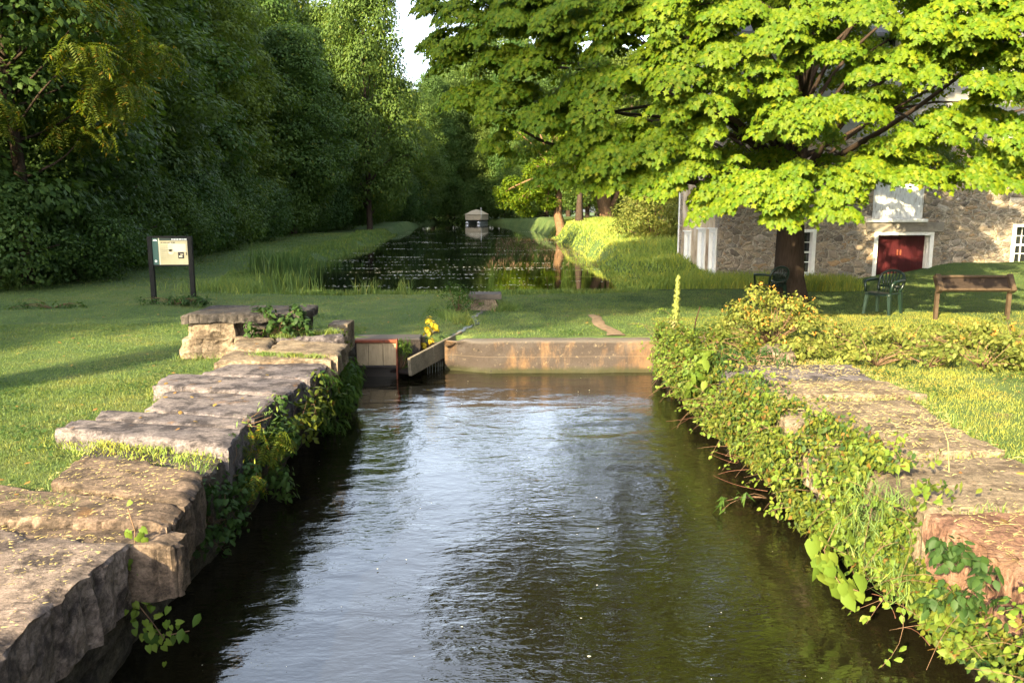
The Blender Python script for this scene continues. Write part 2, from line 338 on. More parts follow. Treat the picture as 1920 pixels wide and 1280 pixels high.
M['clapboard'] = k.bsdf(k.mix(k.ramp(k.noise(k.pos((.4, .4, 3)), 3, 4), [(.3, 0.), (.7, 1.)]), (.2, .2, .19), (.28, .28, .26)), .7, k.bump(fr, .8, .03), .3)
M['roofing'] = simple('grey shingles', (.1, .1, .105), .9, .4, 9, .02, .2)
M['lintel'] = wood_mat('weathered lintel', (.17, .15, .125), (.26, .24, .2), (2, 14, 14))
M['canvas'] = simple('tan boat canvas', (.4, .34, .24), .8, .12, 3, .004, .2)
M['alu'] = simple('pontoon aluminium', (.6, .6, .6), .35, .1, 5, .001, .5, .6)
M['path'] = simple('worn sandy soil', (.17, .125, .085), .95, .45, 14, .012, .1)
M['wood_deck'] = simple('dark picnic wood', (.07, .06, .05), .9, .3, 7, .003)
# water: dark tannin body, mirror surface, ripples from bump
def water(name, body, fine, big, stretch, rough=.02, patch=False, ior=1.42):
    k = N(name); p = k.pos(stretch)
    n1 = k.noise(p, big[0], 3, .5, .6); n2 = k.noise(p, fine[0], 3, .55, .4)
    h = k.math('ADD', k.math('MULTIPLY', n1, big[1]), k.math('MULTIPLY', n2, fine[1]))
    st = 1.0
    if patch:
        m = k.ramp(k.noise(k.pos((.22, 2.6, 1)), .55, 4, .6), [(.58, .12), (.66, 1.)]); h = k.math('MULTIPLY', h, m)
    h = k.math('MULTIPLY', h, k.ramp(k.noise(k.pos((.8, .5, 1)), .8, 4, .6), [(.38, .35), (.62, 1.15)])); b = k.bump(h, 1.0, 1.0)
    return k.bsdf(body, rough, b, .5, IOR=ior)
M['lock_water'] = water('lock water', (.0075, .0065, .003), (13, .005), (3.6, .011), (.75, 1.5, 1), .03, ior=2.1)
M['pond_water'] = water('pond water', (.003, .0035, .0025), (5, .004), (1.5, .002), (.7, 2.2, 1), .02, True)
# ================================================================== ground
PY = np.array([20.6, 22, 26, 31, 40, 50, 66, 82, 110, 131, 145, 150])
PL = np.array([-5.3, -5.7, -6.6, -6.9, -7.2, -7.25, -7.9, -8.5, -9, -9.3, -8.5, -6])
PR = np.array([3.6, 4.05, 4.5, 4.8, 5.35, 5.6, 5.95, 6.0, 5, 3.6, 2.5, -1])
CP = np.array([(-3,2,.72),(-3,8,.68),(-2.6,11,.66),(-6,6,.68),(-5,13,.6),(-9,17,.62),(-13,22,.6),(-4,17,.52),(-16,10,.6),(-20,30,.7),
 (-9,30,.62),(-9.5,45,.72),(-11,70,.75),(-30,60,1.),(-30,10,.7),(-20,-10,.8),(-8,-8,.78),(-3,-6,.75),(-14,120,.8),(-40,150,1.5),
 (-1,14,.5),(2,14,.5),(0,18,.47),(4,18,.48),(5,15,.53),(2,20,.46),(-3,20,.46),(6,20.5,.48),
 (3.2,3,.76),(4,7,.74),(5,9,.7),(6,12,.63),(5.5,14,.6),(9,14,.62),(8,19,.5),(9,21.5,.38),(6.5,24,.34),(8,24.6,.3),(11,24.5,.3),(13.4,24.5,.5),(15,24.6,.95),(18,24,.95),(13,20,.55),(17,17,.65),(20,14,.7),
 (5.5,24,.45),(6.5,29,.75),(6.8,36,1.1),(7.5,45,1.45),(9.5,42,1.6),(9,60,1.65),(10,75,1.7),(14,60,1.9),(14,90,1.9),(9,110,1.5),(20,45,1.9),(8,140,1.2),(0,160,1.0),(30,30,1.8),(40,100,2.5),(12,32,1.5),(16,32,1.6)])
def base_z(x, y):
    x = np.asarray(x, float); y = np.asarray(y, float); W = 0; Z = 0
    for cx, cyy, cz in CP:
        q = ((x-cx)**2+(y-cyy)**2+.8)**-1.6; W = W+q; Z = Z+q*cz
    return Z/W
def pond_d(x, y): return np.minimum(np.minimum(x-np.interp(y, PY, PL), np.interp(y, PY, PR)-x), np.minimum(y-20.7, 149-y))
def gz(x, y):
    x = np.asarray(x, float); y = np.asarray(y, float)
    z = base_z(x, y)+.035*fbm(np.stack([x*.55, y*.55, 0*x], -1), 3)
    d = pond_d(x, y)+.25*vn(np.stack([x*1.1, y*1.1, 0*x+3], -1)); t = ss(-.75, .7, d); z = z*(1-t)-.2*t
    return z
def in_lock(x, y): return ((x > -2.12) & (x < 2.8) & (y < 12.6)) | ((x > -1.45) & (x < -.2) & (y < 13.05))
def axis(a, b, parts):
    out = [np.arange(lo, hi, st) for lo, hi, st in parts]; return np.concatenate(out+[[parts[-1][1]]])
gx = axis(0, 0, [(-400,-140,40),(-140,-40,10),(-40,-14,1.),(-14,-2.24,.14),(-2.24,-2.0,.04),(-2.0,2.68,.13),(2.68,2.92,.04),(2.92,13,.14),(13,22,.5),(22,60,3),(60,140,10),(140,400,40)])
gy = axis(0, 0, [(-120,-20,10),(-20,0,1.),(0,12.4,.14),(12.4,13.2,.06),(13.2,24,.14),(24,40,.3),(40,90,1.),(90,170,2.5),(170,800,30)])
X, Y = np.meshgrid(gx, gy); Z = gz(X, Y); Z[in_lock(X, Y)] = -.9
V = np.stack([X, Y, Z], -1).reshape(-1, 3); nx = len(gx); ii = np.arange(len(gy)-1)[:, None]*nx+np.arange(nx-1)[None]
Fc = np.stack([ii, ii+1, ii+1+nx, ii+nx], -1).reshape(-1, 4)
tag(link('ground', mesh_k('ground', V, Fc, True), M['ground']), kind='structure')
# far woods beyond everything hide the horizon
# ---- water sheets
def sheet(name, x, y, zf, mat):
    X, Y = np.meshgrid(x, y); V = np.stack([X, Y, zf(X, Y)], -1).reshape(-1, 3); n = len(x); i = np.arange(len(y)-1)[:, None]*n+np.arange(n-1)[None]
    return tag(link(name, mesh_k(name, V, np.stack([i, i+1, i+1+n, i+n], -1).reshape(-1, 4), True), mat), kind='structure')
def lockwave(X, Y):
    P = np.stack([X*.7+.25*Y, Y*2.1, 0*X], -1); P2 = np.stack([X*2.6-1.1*Y, Y*5.2, 0*X+9], -1)
    return (.0045*vn(P)+.0021*vn(P2)+.0009*vn(P2*2.3+4))*(.75+.95*vn(np.stack([X*.6, Y*.45, 0*X+2], -1)))*(1+1.1*ss(6, 12, Y))
sheet('lock_water', np.arange(-2.3, 2.95, .035), np.arange(-9, 13.2, .035), lockwave, M['lock_water'])
sheet('canal_water', np.arange(-12, 9.1, 1.5), np.arange(20, 152, 3.), lambda a, b: 0*a+.33, M['pond_water'])
# ================================================================== stones
QUADS = []
def slab(name, quad, zt, th, mat, label, group=None, step=.035, rough=.02, cat='stone slab', tilt=0, grain=(9, 9, 4), cham=.012, wob=.018, batter=0.0):
    """quad: NL, NR, FR, FL corners in world x,y"""
    q = np.array([p[:2] for p in quad], float); q += nrm(q.mean(0)-q)*.02; QUADS.append((q, zt))
    L = lambda a, b: np.linalg.norm(q[a]-q[b])
    nx = int(np.clip(max(L(0, 1), L(3, 2))/step, 6, 70)); ny = int(np.clip(max(L(0, 3), L(1, 2))/step, 6, 50))
    u, v = np.meshgrid(np.linspace(0, 1, nx+1), np.linspace(0, 1, ny+1)); u = u[..., None]; v = v[..., None]
    P = q[0]*(1-u)*(1-v)+q[1]*u*(1-v)+q[2]*u*v+q[3]*(1-u)*v
    seed = zt*31+q[0, 0]*7.7
    n3 = lambda s, o: np.stack([P[..., 0]*s, P[..., 1]*s, np.full(P.shape[:2], o)], -1)
    edge = np.minimum(np.minimum(u, 1-u), np.minimum(v, 1-v))[..., 0]; eb = (edge < 1e-6)
    P = P+np.stack([fbm(n3(3.1, seed), 4), fbm(n3(3.3, seed+20), 4)], -1)*wob*1.6
    P[eb] += (np.stack([fbm(n3(24, seed+40), 3), fbm(n3(24, seed+60), 3)], -1)*min(rough, .022)*1.5)[eb]
    x3 = np.stack([P[..., 0]*2.2, P[..., 1]*9, np.full(P.shape[:2], seed)], -1)
    z = zt+fbm(n3(1.7, seed), 3)*.014+fbm(x3, 4)*.012+tilt*(u[..., 0]-.5)
    z -= cham*ss(.05, 0, edge)*1.6*(1+vn(n3(9, seed)))
    top = np.concatenate([P, z[..., None]], -1); W = nx+1
    idx = np.arange((nx+1)*(ny+1)).reshape(ny+1, nx+1)
    ring = np.concatenate([idx[0, :], idx[1:, -1], idx[-1, -2::-1], idx[-2:0:-1, 0]])
    V = [top.reshape(-1, 3)]; Fs = [np.stack([idx[:-1, :-1], idx[:-1, 1:], idx[1:, 1:], idx[1:, :-1]], -1).reshape(-1, 4)]
    R0 = V[0][ring]; cen = q.mean(0); nrl = len(ring)
    tg = np.roll(R0[:, :2], -1, 0)-np.roll(R0[:, :2], 1, 0); out = nrm(np.stack([tg[:, 1], -tg[:, 0]], -1))
    deps = np.concatenate([[0, .018], np.linspace(.018, th, max(4, int(th/.035)))[1:]]); base = len(V[0]); off = base
    for j, d in enumerate(deps):
        Rj = R0.copy(); Rj[:, 2] -= d
        S = np.stack([Rj[:, 0]*grain[0], Rj[:, 1]*grain[1], Rj[:, 2]*grain[2]+seed], -1)
        amt = (0 if j == 0 else cham*.4+fbm(S*1.6, 4)*rough*1.5+fbm(S*.5, 2)*rough*1.4)-batter*d/th
        Rj[:, :2] += out*np.asarray(amt).reshape(-1, 1); V.append(Rj)
        if j: 
            a = off+(j-1)*nrl+np.arange(nrl); b = off+j*nrl+np.arange(nrl)
            Fs.append(np.stack([a, b, np.roll(b, -1), np.roll(a, -1)], -1)[:, ::-1])
    me = mesh_k(name, np.concatenate(V), np.concatenate(Fs), True); sm = np.zeros(len(me.polygons), bool); sm[:len(Fs[0])] = True; me.polygons.foreach_set('use_smooth', sm)
    o = link(name, me, M[mat]); return tag(o, label, cat, group)
def pxq(z, *pts): return [atz(a, b, z) for a, b in pts]
GL = 'coping slabs along the left lock wall'; GR = 'coping slabs along the right lock wall'
def S(z, pts, th, mat, label, g=GL, **k): return slab('coping_slab', pxq(z, *pts), z, th, mat, label, g, **k)
S(.83, [(-620,1700),(-290,1460),(240,1010),(-300,962)], .36, 'slab_c', 'huge grey purple slab with pale lichen rings, nearest on the left wall', rough=.03, step=.03)
S(.79, [(-260,1075),(328,1018),(354,990),(-260,942)], .30, 'slab_b', 'brown slab whose square sunlit end juts out over the water', rough=.018)
S(.845, [(-260,965),(316,978),(348,944),(-260,880)], .34, 'slab_b', 'purplish slab with orange rust spot near its water edge')
S(.85, [(88,900),(346,944),(391,882),(156,847)], .36, 'slab_b', 'square brown slab flecked with pale straw, beside the grass tuft')
S(.775, [(150,856),(398,884),(438,836),(190,812)], .4, 'wallstone', 'low dark slab half covered by a tuft of yellowed grass')
S(.86, [(99,801),(430,838),(456,802),(134,784)], .42, 'slab', 'long thin pointed grey slab with a pale lichen blotch at its right end')
S(.85, [(175,785),(455,801),(476,782),(184,766)], .4, 'slab', 'narrow grey strip slab in front of the broad grey slab')
S(.865, [(268,764),(476,783),(531,741),(311,730)], .42, 'slab', 'broad grey purple slab with one straight water edge, between two narrow ones')
S(.85, [(284,721),(531,741),(577,708),(314,699)], .4, 'slab', 'mauve slab lit by a tan sun patch on its right half')
S(.87, [(374,700),(586,709),(623,674),(445,673)], .42, 'slab', 'tan sunlit slab above the bushy hanging plant')
S(.91, [(398,677),(623,675),(640,656),(431,656)], .3, 'slab_tan', 'long rounded tan slab with a golden grass fringe on top')
S(.955, [(496,656),(635,665),(652,642),(524,636)], .22, 'slab_tan', 'pale pointed slab nearest the sluice gate')
S(.95, [(437,652),(503,656),(515,632),(440,630)], .3, 'slab_tan', 'small square boulder with sunlit front beside the big upright block')
S(.96, [(516,632),(645,631),(642,614),(526,618)], .2, 'slab', 'thin grey slab under green weeds at the far end of the left wall')
slab('end_stone', [(-2.2,11.2),(-1.9,11.2),(-1.9,11.75),(-2.2,11.75)], .965, .4, 'slab_tan', 'small upright stone at the far end of the left wall', None, cat='stone', step=.03, cham=.004, rough=.008)
# the tall block of masonry at the left far end
slab('stone_slab', [(-3.86,10.2),(-2.34,10.22),(-2.3,11.15),(-3.8,11.2)], 1.255, .11, 'wallstone', 'dark flat cap stone on top of the tall block at the wall end', None, cat='stone slab', rough=.025)
slab('stone_block', [(-3.84,10.26),(-3.18,10.25),(-3.16,11.1),(-3.8,11.1)], 1.14, .2, 'slab_tan', 'upper cracked tan block between the flat cap and the larger block', None, cat='stone block', rough=.04, wob=.05, grain=(4, 4, 9), batter=-.03)
slab('stone_block', [(-3.9,10.22),(-3.1,10.22),(-3.1,11.1),(-3.84,11.1)], .935, .42, 'slab_tan', 'large tan sandstone block at the bottom of the capped pile', None, cat='stone block', rough=.045, wob=.05, grain=(3.5, 3.5, 7))
slab('stone_block', [(-3.09,10.3),(-2.4,10.34),(-2.36,11.12),(-3.07,11.1)], 1.135, .6, 'wallstone', 'dark recessed stone block overgrown by leafy weeds under the cap', None, cat='stone block', rough=.03)
# right bank
def SR(y0, y1, x0, x1a, x1b, z, label, mat='slab_tan', **k):
    slab('coping_slab', [(x0, y0), (x1a, y0), (x1b, y1), (x0, y1)], z, .45, mat, label, GR, **k)
SR(8.0, 8.95, 2.62, 4.15, 4.3, .79, 'greyish slab partly under dark green weeds, farthest on the right wall', 'slab')
SR(7.32, 7.97, 2.6, 4.3, 4.15, .815, 'rounded pinkish slab reaching farthest right into the shaded grass')
SR(6.45, 7.25, 2.62, 4.0, 4.1, .775, 'slab strewn with brown clippings behind the long dry grass stem')
SR(5.5, 6.42, 2.6, 3.85, 3.9, .81, 'wide straw covered slab with a thin line of dry grass behind it')
SR(4.42, 5.44, 2.62, 3.95, 3.85, .785, 'straw covered slab ending in sunny grass, behind the red brown block')
SR(2.9, 4.38, 2.6, 4.2, 4.0, .815, 'red brown slab with a rough vertical face above the vines', 'red_stone', rough=.03)
SR(.8, 2.86, 2.62, 4.2, 4.2, .8, 'red brown slab at the bottom right corner of the frame', 'red_stone')
slab('flat_stone', pxq(.72, (1285,640),(1352,640),(1352,629),(1290,630)), .73, .3, 'slab_tan', 'flat pale stone behind the tall flower spike', None, cat='stone', step=.04)
slab('boulder', pxq(.8, (1420,668),(1494,668),(1490,646),(1432,648)), .83, .3, 'slab_tan', 'rounded tan boulder in front of the orange flowering bush', None, cat='boulder', step=.03, cham=.03)
# the lock walls under the slabs
def rough_wall(name, x, y0, y1, z0, z1, facing, label, thick=.35, mat='wallstone'):
    ys = np.arange(y0, y1+.001, .05); zs = np.arange(z0, z1+.001, .05); Yg, Zg = np.meshgrid(ys, zs)
    course = np.floor((Zg+.06*fbm(np.stack([Yg*.8, Zg*0, Zg*0], -1), 2))/.27); cell = np.floor(Yg/.62+course*.37)
    st = _h(cell.astype(int), course.astype(int), 0*cell.astype(int))*.05
    j = np.minimum(np.abs((Zg/.27) % 1-.0), np.abs((Yg/.62+course*.37) % 1)); joint = -.05*ss(.1, 0, j)
    Xg = x+facing*(st+joint+.06*fbm(np.stack([Yg*3, Zg*5, 0*Zg+x], -1), 4))
    V = np.stack([Xg, Yg, Zg], -1).reshape(-1, 3); n = len(ys); i = np.arange(len(zs)-1)[:, None]*n+np.arange(n-1)[None]
    Fq = np.stack([i, i+1, i+1+n, i+n], -1).reshape(-1, 4)
    b = len(V); xb = x-facing*thick
    V = np.concatenate([V, [(xb, y0, z0), (xb, y1, z0), (xb, y1, z1), (xb, y0, z1)]]); m = len(zs)
    ex = [(b, b+1, b+2, b+3), (i[0, 0], n-1, b+1, b), ((m-1)*n, m*n-1, b+2, b+3), (0, (m-1)*n, b+3, b), (n-1, m*n-1, b+2, b+1)]
    if facing > 0: Fq = Fq[:, ::1]
    else: Fq = Fq[:, ::-1]
    return tag(link(name, mesh_k(name, V, np.concatenate([Fq, ex]), True), M[mat]), label, 'wall')
rough_wall('lock_wall', -2.0, -8, 12.4, -.7, .62, 1, 'dark shaded rubble wall along the left side of the lock', .3)
rough_wall('lock_wall', 2.72, -8, 12.4, -.7, .6, -1, 'wall under the vines along the right side of the lock', .3)
# ================================================================== weir, gate, flume
xs = np.concatenate([np.arange(-.62, 2.9, .04)]); zs = np.array([-.6, -.3, -.1, 0, .06, .13, .2, .27, .34, .39, .43, .47, .5, .515]); rows = []
for z in zs:
    x = xs.copy(); y = 12.38+.03*fbm(np.stack([x*4, 0*x+z*6, 0*x], -1), 4)
    ero = ss(.15, -.6, xs)*(.30-.25*z+.12*fbm(np.stack([x*6, 0*x+z*9, 0*x+4], -1), 3)); y = y+np.maximum(ero, 0)
    if z > .5: y = y+.03
    rows.append(np.stack([x, y, 0*x+z+.012*vn(np.stack([x*3, 0*x, 0*x+z], -1))], -1))
for yy, dz in ((12.5, .0), (12.62, .005), (12.74, -.01), (12.76, -.3)):
    rows.append(np.stack([xs, 0*xs+yy+.02*vn(np.stack([xs*5, 0*xs, 0*xs+yy], -1)), 0*xs+.52+dz+.012*fbm(np.stack([xs*6, 0*xs+yy*6, 0*xs], -1), 3)-.1*ss(-.25, -.62, xs)], -1))
A = np.stack(rows); n = len(xs); i = np.arange(len(rows)-1)[:, None]*n+np.arange(n-1)[None]
Fq = np.stack([i, i+1, i+1+n, i+n], -1).reshape(-1, 4)
tag(link('weir', mesh_k('weir', A.reshape(-1, 3), Fq, True), M['concrete']), 'low stained tan concrete weir across the end of the lock', 'weir')
mb = MB(); mb.box(-2.05, -1.0, 12.5, 12.95, -.6, .55, b=.02); mb.box(-1.3, -.3, 12.98, 13.12, -.6, .4)
tag(mb.build('abutment', M['concrete']), 'grey concrete abutment behind the wooden sluice gate', 'abutment')
g = empty('sluice_gate', (-1.63, 12.1, 0), 'wooden sluice gate with a rusty red top rail and pale planks', 'sluice gate')
for a, b in ((-.31, -.135), (-.128, .085), (.092, .29)): MB().box(a, b, -.02, .03, .2, .55, b=.006).build('plank', M['gate_wood'], g)
MB().box(-.33, .3, -.05, .06, .553, .6, b=.008).build('top_rail', M['rust'], g)
MB().box(.293, .314, -.06, .08, -.2, .61, b=.006).build('side_post', M['rust'], g)
MB().box(-.33, .29, -.035, .06, .165, .197, b=.006).build('bottom_rail', M['wet_dark'], g)
MB().box(-.34, .29, .1, .3, -.6, .16).build('sill', M['wet_dark'], g)
# flume
f0, f1 = np.array([-1.1, 11.85]), np.array([-.36, 13.3]); ax = (f1-f0)/np.linalg.norm(f1-f0); ln = float(np.linalg.norm(f1-f0)); pr = np.array([-ax[1], ax[0]])
fl = empty('flume', (f0[0], f0[1], 0), 'open wooden flume of grey boards dripping beside the weir', 'flume')
fm = Matrix(((ax[0], pr[0], 0, 0), (ax[1], pr[1], 0, 0), (0, 0, 1, 0), (0, 0, 0, 1))) @ Matrix.Rotation(-rad(6.5), 4, 'Y')
Lb = MB(); Lb.box(0, ln*.42, -.02, .03, .08, .36, fm, b=.006); Lb.box(ln*.424, ln*.72, -.024, .026, .08, .365, fm, b=.006); Lb.box(ln*.724, ln*1.02, -.02, .03, .08, .36, fm, b=.006)
Lb.build('side_board', M['grey_wood'], fl)
Lb = MB(); Lb.box(ln*.22, ln*.62, .42, .47, .08, .37, fm, b=.006); Lb.box(ln*.624, ln*1.02, .424, .474, .08, .37, fm, b=.006); Lb.build('side_board', M['grey_wood'], fl)
MB().box(ln*.05, ln*1.02, .032, .418, .07, .1, fm).build('floor_board', M['wet_dark'], fl)
Mw = N('falling water').bsdf((.3, .33, .34), .1, None, .6)
for t in (.32, .36, .41, .47, .52, .56, .6, .66): 
    p = fm @ Vector((ln*t, .01, .08)); MB().tube([p, p+Vector((.004, 0, -.06)), (p.x, p.y, .0)], [.0022, .0015, .003], 4).build('drip', Mw, fl)
# culvert + rivulet
cu = empty('culvert_head', (.03, 16.6, .44), 'low concrete culvert head with a dark board lying on top', 'culvert')
mb = MB(); mb.add([(-.3,0,-.1),(.22,0,-.1),(.3,0,.12),(.22,0,.26),(-.28,0,.26),(-.3,.5,-.1),(.22,.5,-.1),(.3,.5,.12),(.22,.5,.26),(-.28,.5,.26)],
  [(0,1,2,3,4),(9,8,7,6,5),(0,5,6,1),(1,6,7,2),(2,7,8,3),(3,8,9,4),(4,9,5,0)]); mb.build('head_wall', M['slab_tan'], cu)
MB().box(-.34, .36, .04, .58, .264, .38, b=.01).build('cover_board', M['wood_deck'], cu)
rv = np.array([(.02,16.55),(-.08,15.9),(-.2,15.2),(-.1,14.5),(-.3,13.9),(-.42,13.3),(-.6,12.9)]); V = []; Fs = []
tt = np.linspace(0, 1, 40); cx = np.interp(tt, np.linspace(0, 1, 7), rv[:, 0]); cyv = np.interp(tt, np.linspace(0, 1, 7), rv[:, 1])
for q in range(40):
    z = float(gz(cx[q], cyv[q]))+.012; z = z if cyv[q] > 13.2 else .33; wd = .045+.025*math.sin(q*1.3)
    V += [(cx[q]-wd, cyv[q], z), (cx[q]+wd, cyv[q], z)]
    if q: Fs.append((2*q-2, 2*q-1, 2*q+1, 2*q))
tag(MB().add(V, Fs).build('rivulet_water', water('rivulet', (.1, .11, .11), (40, .012), (9, .02), (1, 1, 1), .12)), kind='structure')
# worn path
V = []; Fs = []; tt = np.linspace(0, 1, 40)
for q, t in enumerate(tt):
    y = 12.8+2.7*t; x = 2.18-.05*t+.04*math.sin(t*9); w2 = (.14+.012*math.sin(q*.6))*(1-.35*t)
    for s in (-1, -.4, .4, 1): V.append((x+s*w2+.012*math.sin(q*.7+s*2), y, float(gz(x+s*w2, y))+.012+.008*(abs(s) < .5)))
    if q: 
        for j in range(3): Fs.append((4*q-4+j, 4*q-3+j, 4*q+1+j, 4*q+j))
tag(MB().add(V, Fs, True).build('dirt_path', M['path']), kind='structure')
# ================================================================== stone building
BX, BY = 7.45, 25.0
b = empty('stone_building', (BX, BY, .2), 'old stone mill building with red double door and white window frames', 'building')
def rect(px0, py0, px1, py1, y=BY): a = aty(px0, py0, y); c = aty(px1, py1, y); return [a[0]-BX, c[0]-BX, c[2]-.2, a[2]-.2]
def wall_cells(a0, a1, z0, z1, holes, put):
    A = sorted({a0, a1, *[h[0] for h in holes], *[h[1] for h in holes]}); Zs = sorted({z0, z1, *[h[2] for h in holes], *[h[3] for h in holes]})
    for i in range(len(A)-1):
        for j in range(len(Zs)-1):
            m, q = (A[i]+A[i+1])/2, (Zs[j]+Zs[j+1])/2
            if not any(h[0] < m < h[1] and h[2] < q < h[3] for h in holes): put(A[i], A[i+1], Zs[j], Zs[j+1])
win_l = rect(1472, 430, 1526, 514); door = rect(1640, 435, 1743, 534); hatch = rect(1640, 340, 1731, 410); win_r = rect(1900, 420, 1958, 496)
up1 = rect(1640, 20, 1690, 110); up2 = rect(1480, 20, 1530, 110); up3 = rect(1850, 40, 1900, 130)
STZ = 4.6
mb = MB(); wall_cells(0, 13.5, -.9, STZ, [win_l, door, hatch, win_r], lambda a, c, d, e: mb.box(a, c, 0, .5, d, e)); mb.build('front_wall', M['rubble'], b)
mb = MB(); wall_cells(0, 13.5, STZ, 7.6, [up1, up2, up3], lambda a, c, d, e: mb.box(a, c, .03, .4, d, e)); mb.build('upper_wall', M['clapboard'], b)
side = []
for px, hw in ((1291, .42), (1317.5, .42), (1338.5, .38)):
    p = atx(px, 430, BX); q = atx(px, 516, BX)
    zt, zb = {1291: (435, 500), 1317.5: (430, 524), 1338.5: (430, 512)}[px]; zt = atx(px, zt, BX)[2]; zb = atx(px, zb, BX)[2]
    side.append([p[1]-BY-hw, p[1]-BY+hw, zb-.2, zt-.2])
DEP = 4.75
mb = MB(); wall_cells(.5, DEP, -.9, STZ, side, lambda a, c, d, e: mb.box(0.002, .45, a, c, d, e)); mb.build('side_wall', M['plaster'], b)
mb = MB(); mb.box(.03, .4, .4, DEP, STZ, 7.6); mb.build('upper_wall', M['clapboard'], b)
MB().box(0, 13.5, DEP, DEP+.4, -.9, 7.6).build('back_wall', M['rubble'], b); MB().box(13.1, 13.5, .5, DEP, -.9, 7.6).build('side_wall', M['rubble'], b)
mb = MB(); ym = (DEP+.4)/2
mb.add([(-.4,-.45,7.5),(13.9,-.45,7.5),(13.9,ym,10.2),(-.4,ym,10.2),(-.4,DEP+.85,7.5),(13.9,DEP+.85,7.5),(-.4,-.45,7.62),(13.9,-.45,7.62),(13.9,ym,10.34),(-.4,ym,10.34),(-.4,DEP+.85,7.62),(13.9,DEP+.85,7.62)],
  [(6,7,8,9),(9,8,11,10),(0,3,2,1),(3,4,5,2),(0,1,7,6),(4,10,11,5),(0,6,9,3),(3,9,10,4),(1,2,8,7),(2,5,11,8)]); mb.build('roof', M['roofing'], b)
MB().add([(0.1,.05,7.6),(0.1,DEP+.3,7.6),(0.1,ym,10.1),(.3,.05,7.6),(.3,DEP+.3,7.6),(.3,ym,10.1)], [(0,2,1),(3,4,5),(0,1,4,3),(1,2,5,4),(2,0,3,5)]).build('gable', M['clapboard'], b)
MB().box(-.03, .12, DEP+.405, DEP+.5, -.5, 4.0).build('corner_board', M['white_paint'], b)
def window(r, rows=(2, 2), cols=3, face='y', fw=.12, dep=.16, sill=True):
    """r = a0,a1,z0,z1 opening; face y: on front wall, x: on side wall"""
    B = (lambda m, a0, a1, d0, d1, z0, z1, bb=0: m.box(a0, a1, d0, d1, z0, z1, b=bb)) if face == 'y' else (lambda m, a0, a1, d0, d1, z0, z1, bb=0: m.box(d0, d1, a0, a1, z0, z1, b=bb))
    a0, a1, z0, z1 = r; m = MB(); B(m, a0, a0+fw, -.02, dep+.1, z0, z1); B(m, a1-fw, a1, -.02, dep+.1, z0, z1); B(m, a0+fw, a1-fw, -.022, dep+.1, z1-fw*.8, z1); B(m, a0+fw, a1-fw, -.022, dep+.1, z0, z0+.06)
    wo = m.build('window', M['white_paint'], b)
    ia0, ia1, iz0, iz1 = a0+fw, a1-fw, z0+.06, z1-fw*.8; m = MB(); zc = (iz0+iz1)/2
    B(m, ia0, ia1, dep-.02, dep+.03, zc-.03, zc+.03)
    for k in range(1, cols): x = ia0+(ia1-ia0)*k/cols; B(m, x-.012, x+.012, dep, dep+.028, iz0, zc-.031); B(m, x-.012, x+.012, dep, dep+.028, zc+.031, iz1)
    for lo, hi, rr in ((iz0, zc, rows[0]), (zc, iz1, rows[1])):
        for k in range(1, rr): z = lo+(hi-lo)*k/rr; B(m, ia0, ia1, dep+.003, dep+.026, z-.012, z+.012)
    m.build('sash', M['white_paint'], wo); m = MB(); B(m, ia0, ia1, dep+.04, dep+.05, iz0, iz1); m.build('pane', M['glass'], wo)
    if sill: m = MB(); B(m, a0-.06, a1+.06, -.09, dep, z0-.07, z0-.003, .006); m.build('sill', M['white_paint'], wo)
    return wo
window(win_l); window(win_r); 
for r in (up1, up2, up3): window(r, cols=2)
def side_window(r):
    a0, a1, z0, z1 = r; m = MB(); m.box(-.04, .2, a0, a1, z0, z0+.1); m.box(-.04, .2, a0, a1, z1-.1, z1); m.box(-.045, .2, a0, a0+.12, z0+.1, z1-.1); m.box(-.045, .2, a1-.12, a1, z0+.1, z1-.1)
    wo = m.build('window', M['white_paint'], b); m = MB(); m.box(.05, .12, a0+.12, a1-.12, z0+.1, z1-.1); m.build('shutter', M['white_boards'], wo)
    m = MB(); m.box(-.1, .05, a0-.05, a1+.05, z0-.06, z0-.003); m.build('sill', M['white_paint'], wo)
    m = MB(); m.box(-.09, .05, a0-.05, a1+.05, z1+.003, z1+.05); m.build('cap', M['white_paint'], wo)
for r in side: side_window(r)
# red door
a0, a1, z0, z1 = door; m = MB(); fw = .12
m.box(a0, a0+fw, -.03, .1, z0, z1); m.box(a1-fw, a1, -.03, .1, z0, z1); m.box(a0+fw, a1-fw, -.032, .1, z1-.1, z1); m.box(a1-fw-.02, a1-fw+.0, .1, .48, z0, z1-.1)
m.build('door_frame', M['white_paint'], b); md = (a0+a1)/2
for s, (p, q) in enumerate(((a0+fw, md-.004), (md+.004, a1-fw-.021))):
    m = MB(); nb = 4
    for i in range(nb): m.box(p+(q-p)*i/nb+.002, p+(q-p)*(i+1)/nb-.002, .26, .3, z0, z1-.12)
    d = m.build('door', M['red_paint'], b)
    hx = md-.05 if s == 0 else md+.05
    MB().box(hx-.02, hx+.02, .225, .259, (z0+z1)/2+.1, (z0+z1)/2+.28).build('handle', M['rust'], d)
MB().box(a0+fw, a1-fw, .3, .34, z0, z1-.1).build('door_backing', M['wet_dark'], b)
# hatch above the door
a0, a1, z0, z1 = hatch; m = MB(); n = 7
for i in range(n): m.box(a0+(a1-a0)*i/n+.003, a0+(a1-a0)*(i+1)/n-.003, .05, .1, z0, z1)
m.build('hatch', M['white_boards'], b); MB().box(a0, a1, .102, .12, z0, z1).build('hatch_backing', M['wet_dark'], b)
MB().box(a0-.18, a1+.1, -.12, .06, z0-.11, z0-.003, b=.01).build('hatch_sill', M['white_paint'], b)
MB().box(door[0]-.28, door[1]+.28, -.05, -.004, door[3]+.004, z0-.115, b=.006).build('lintel', M['lintel'], b)
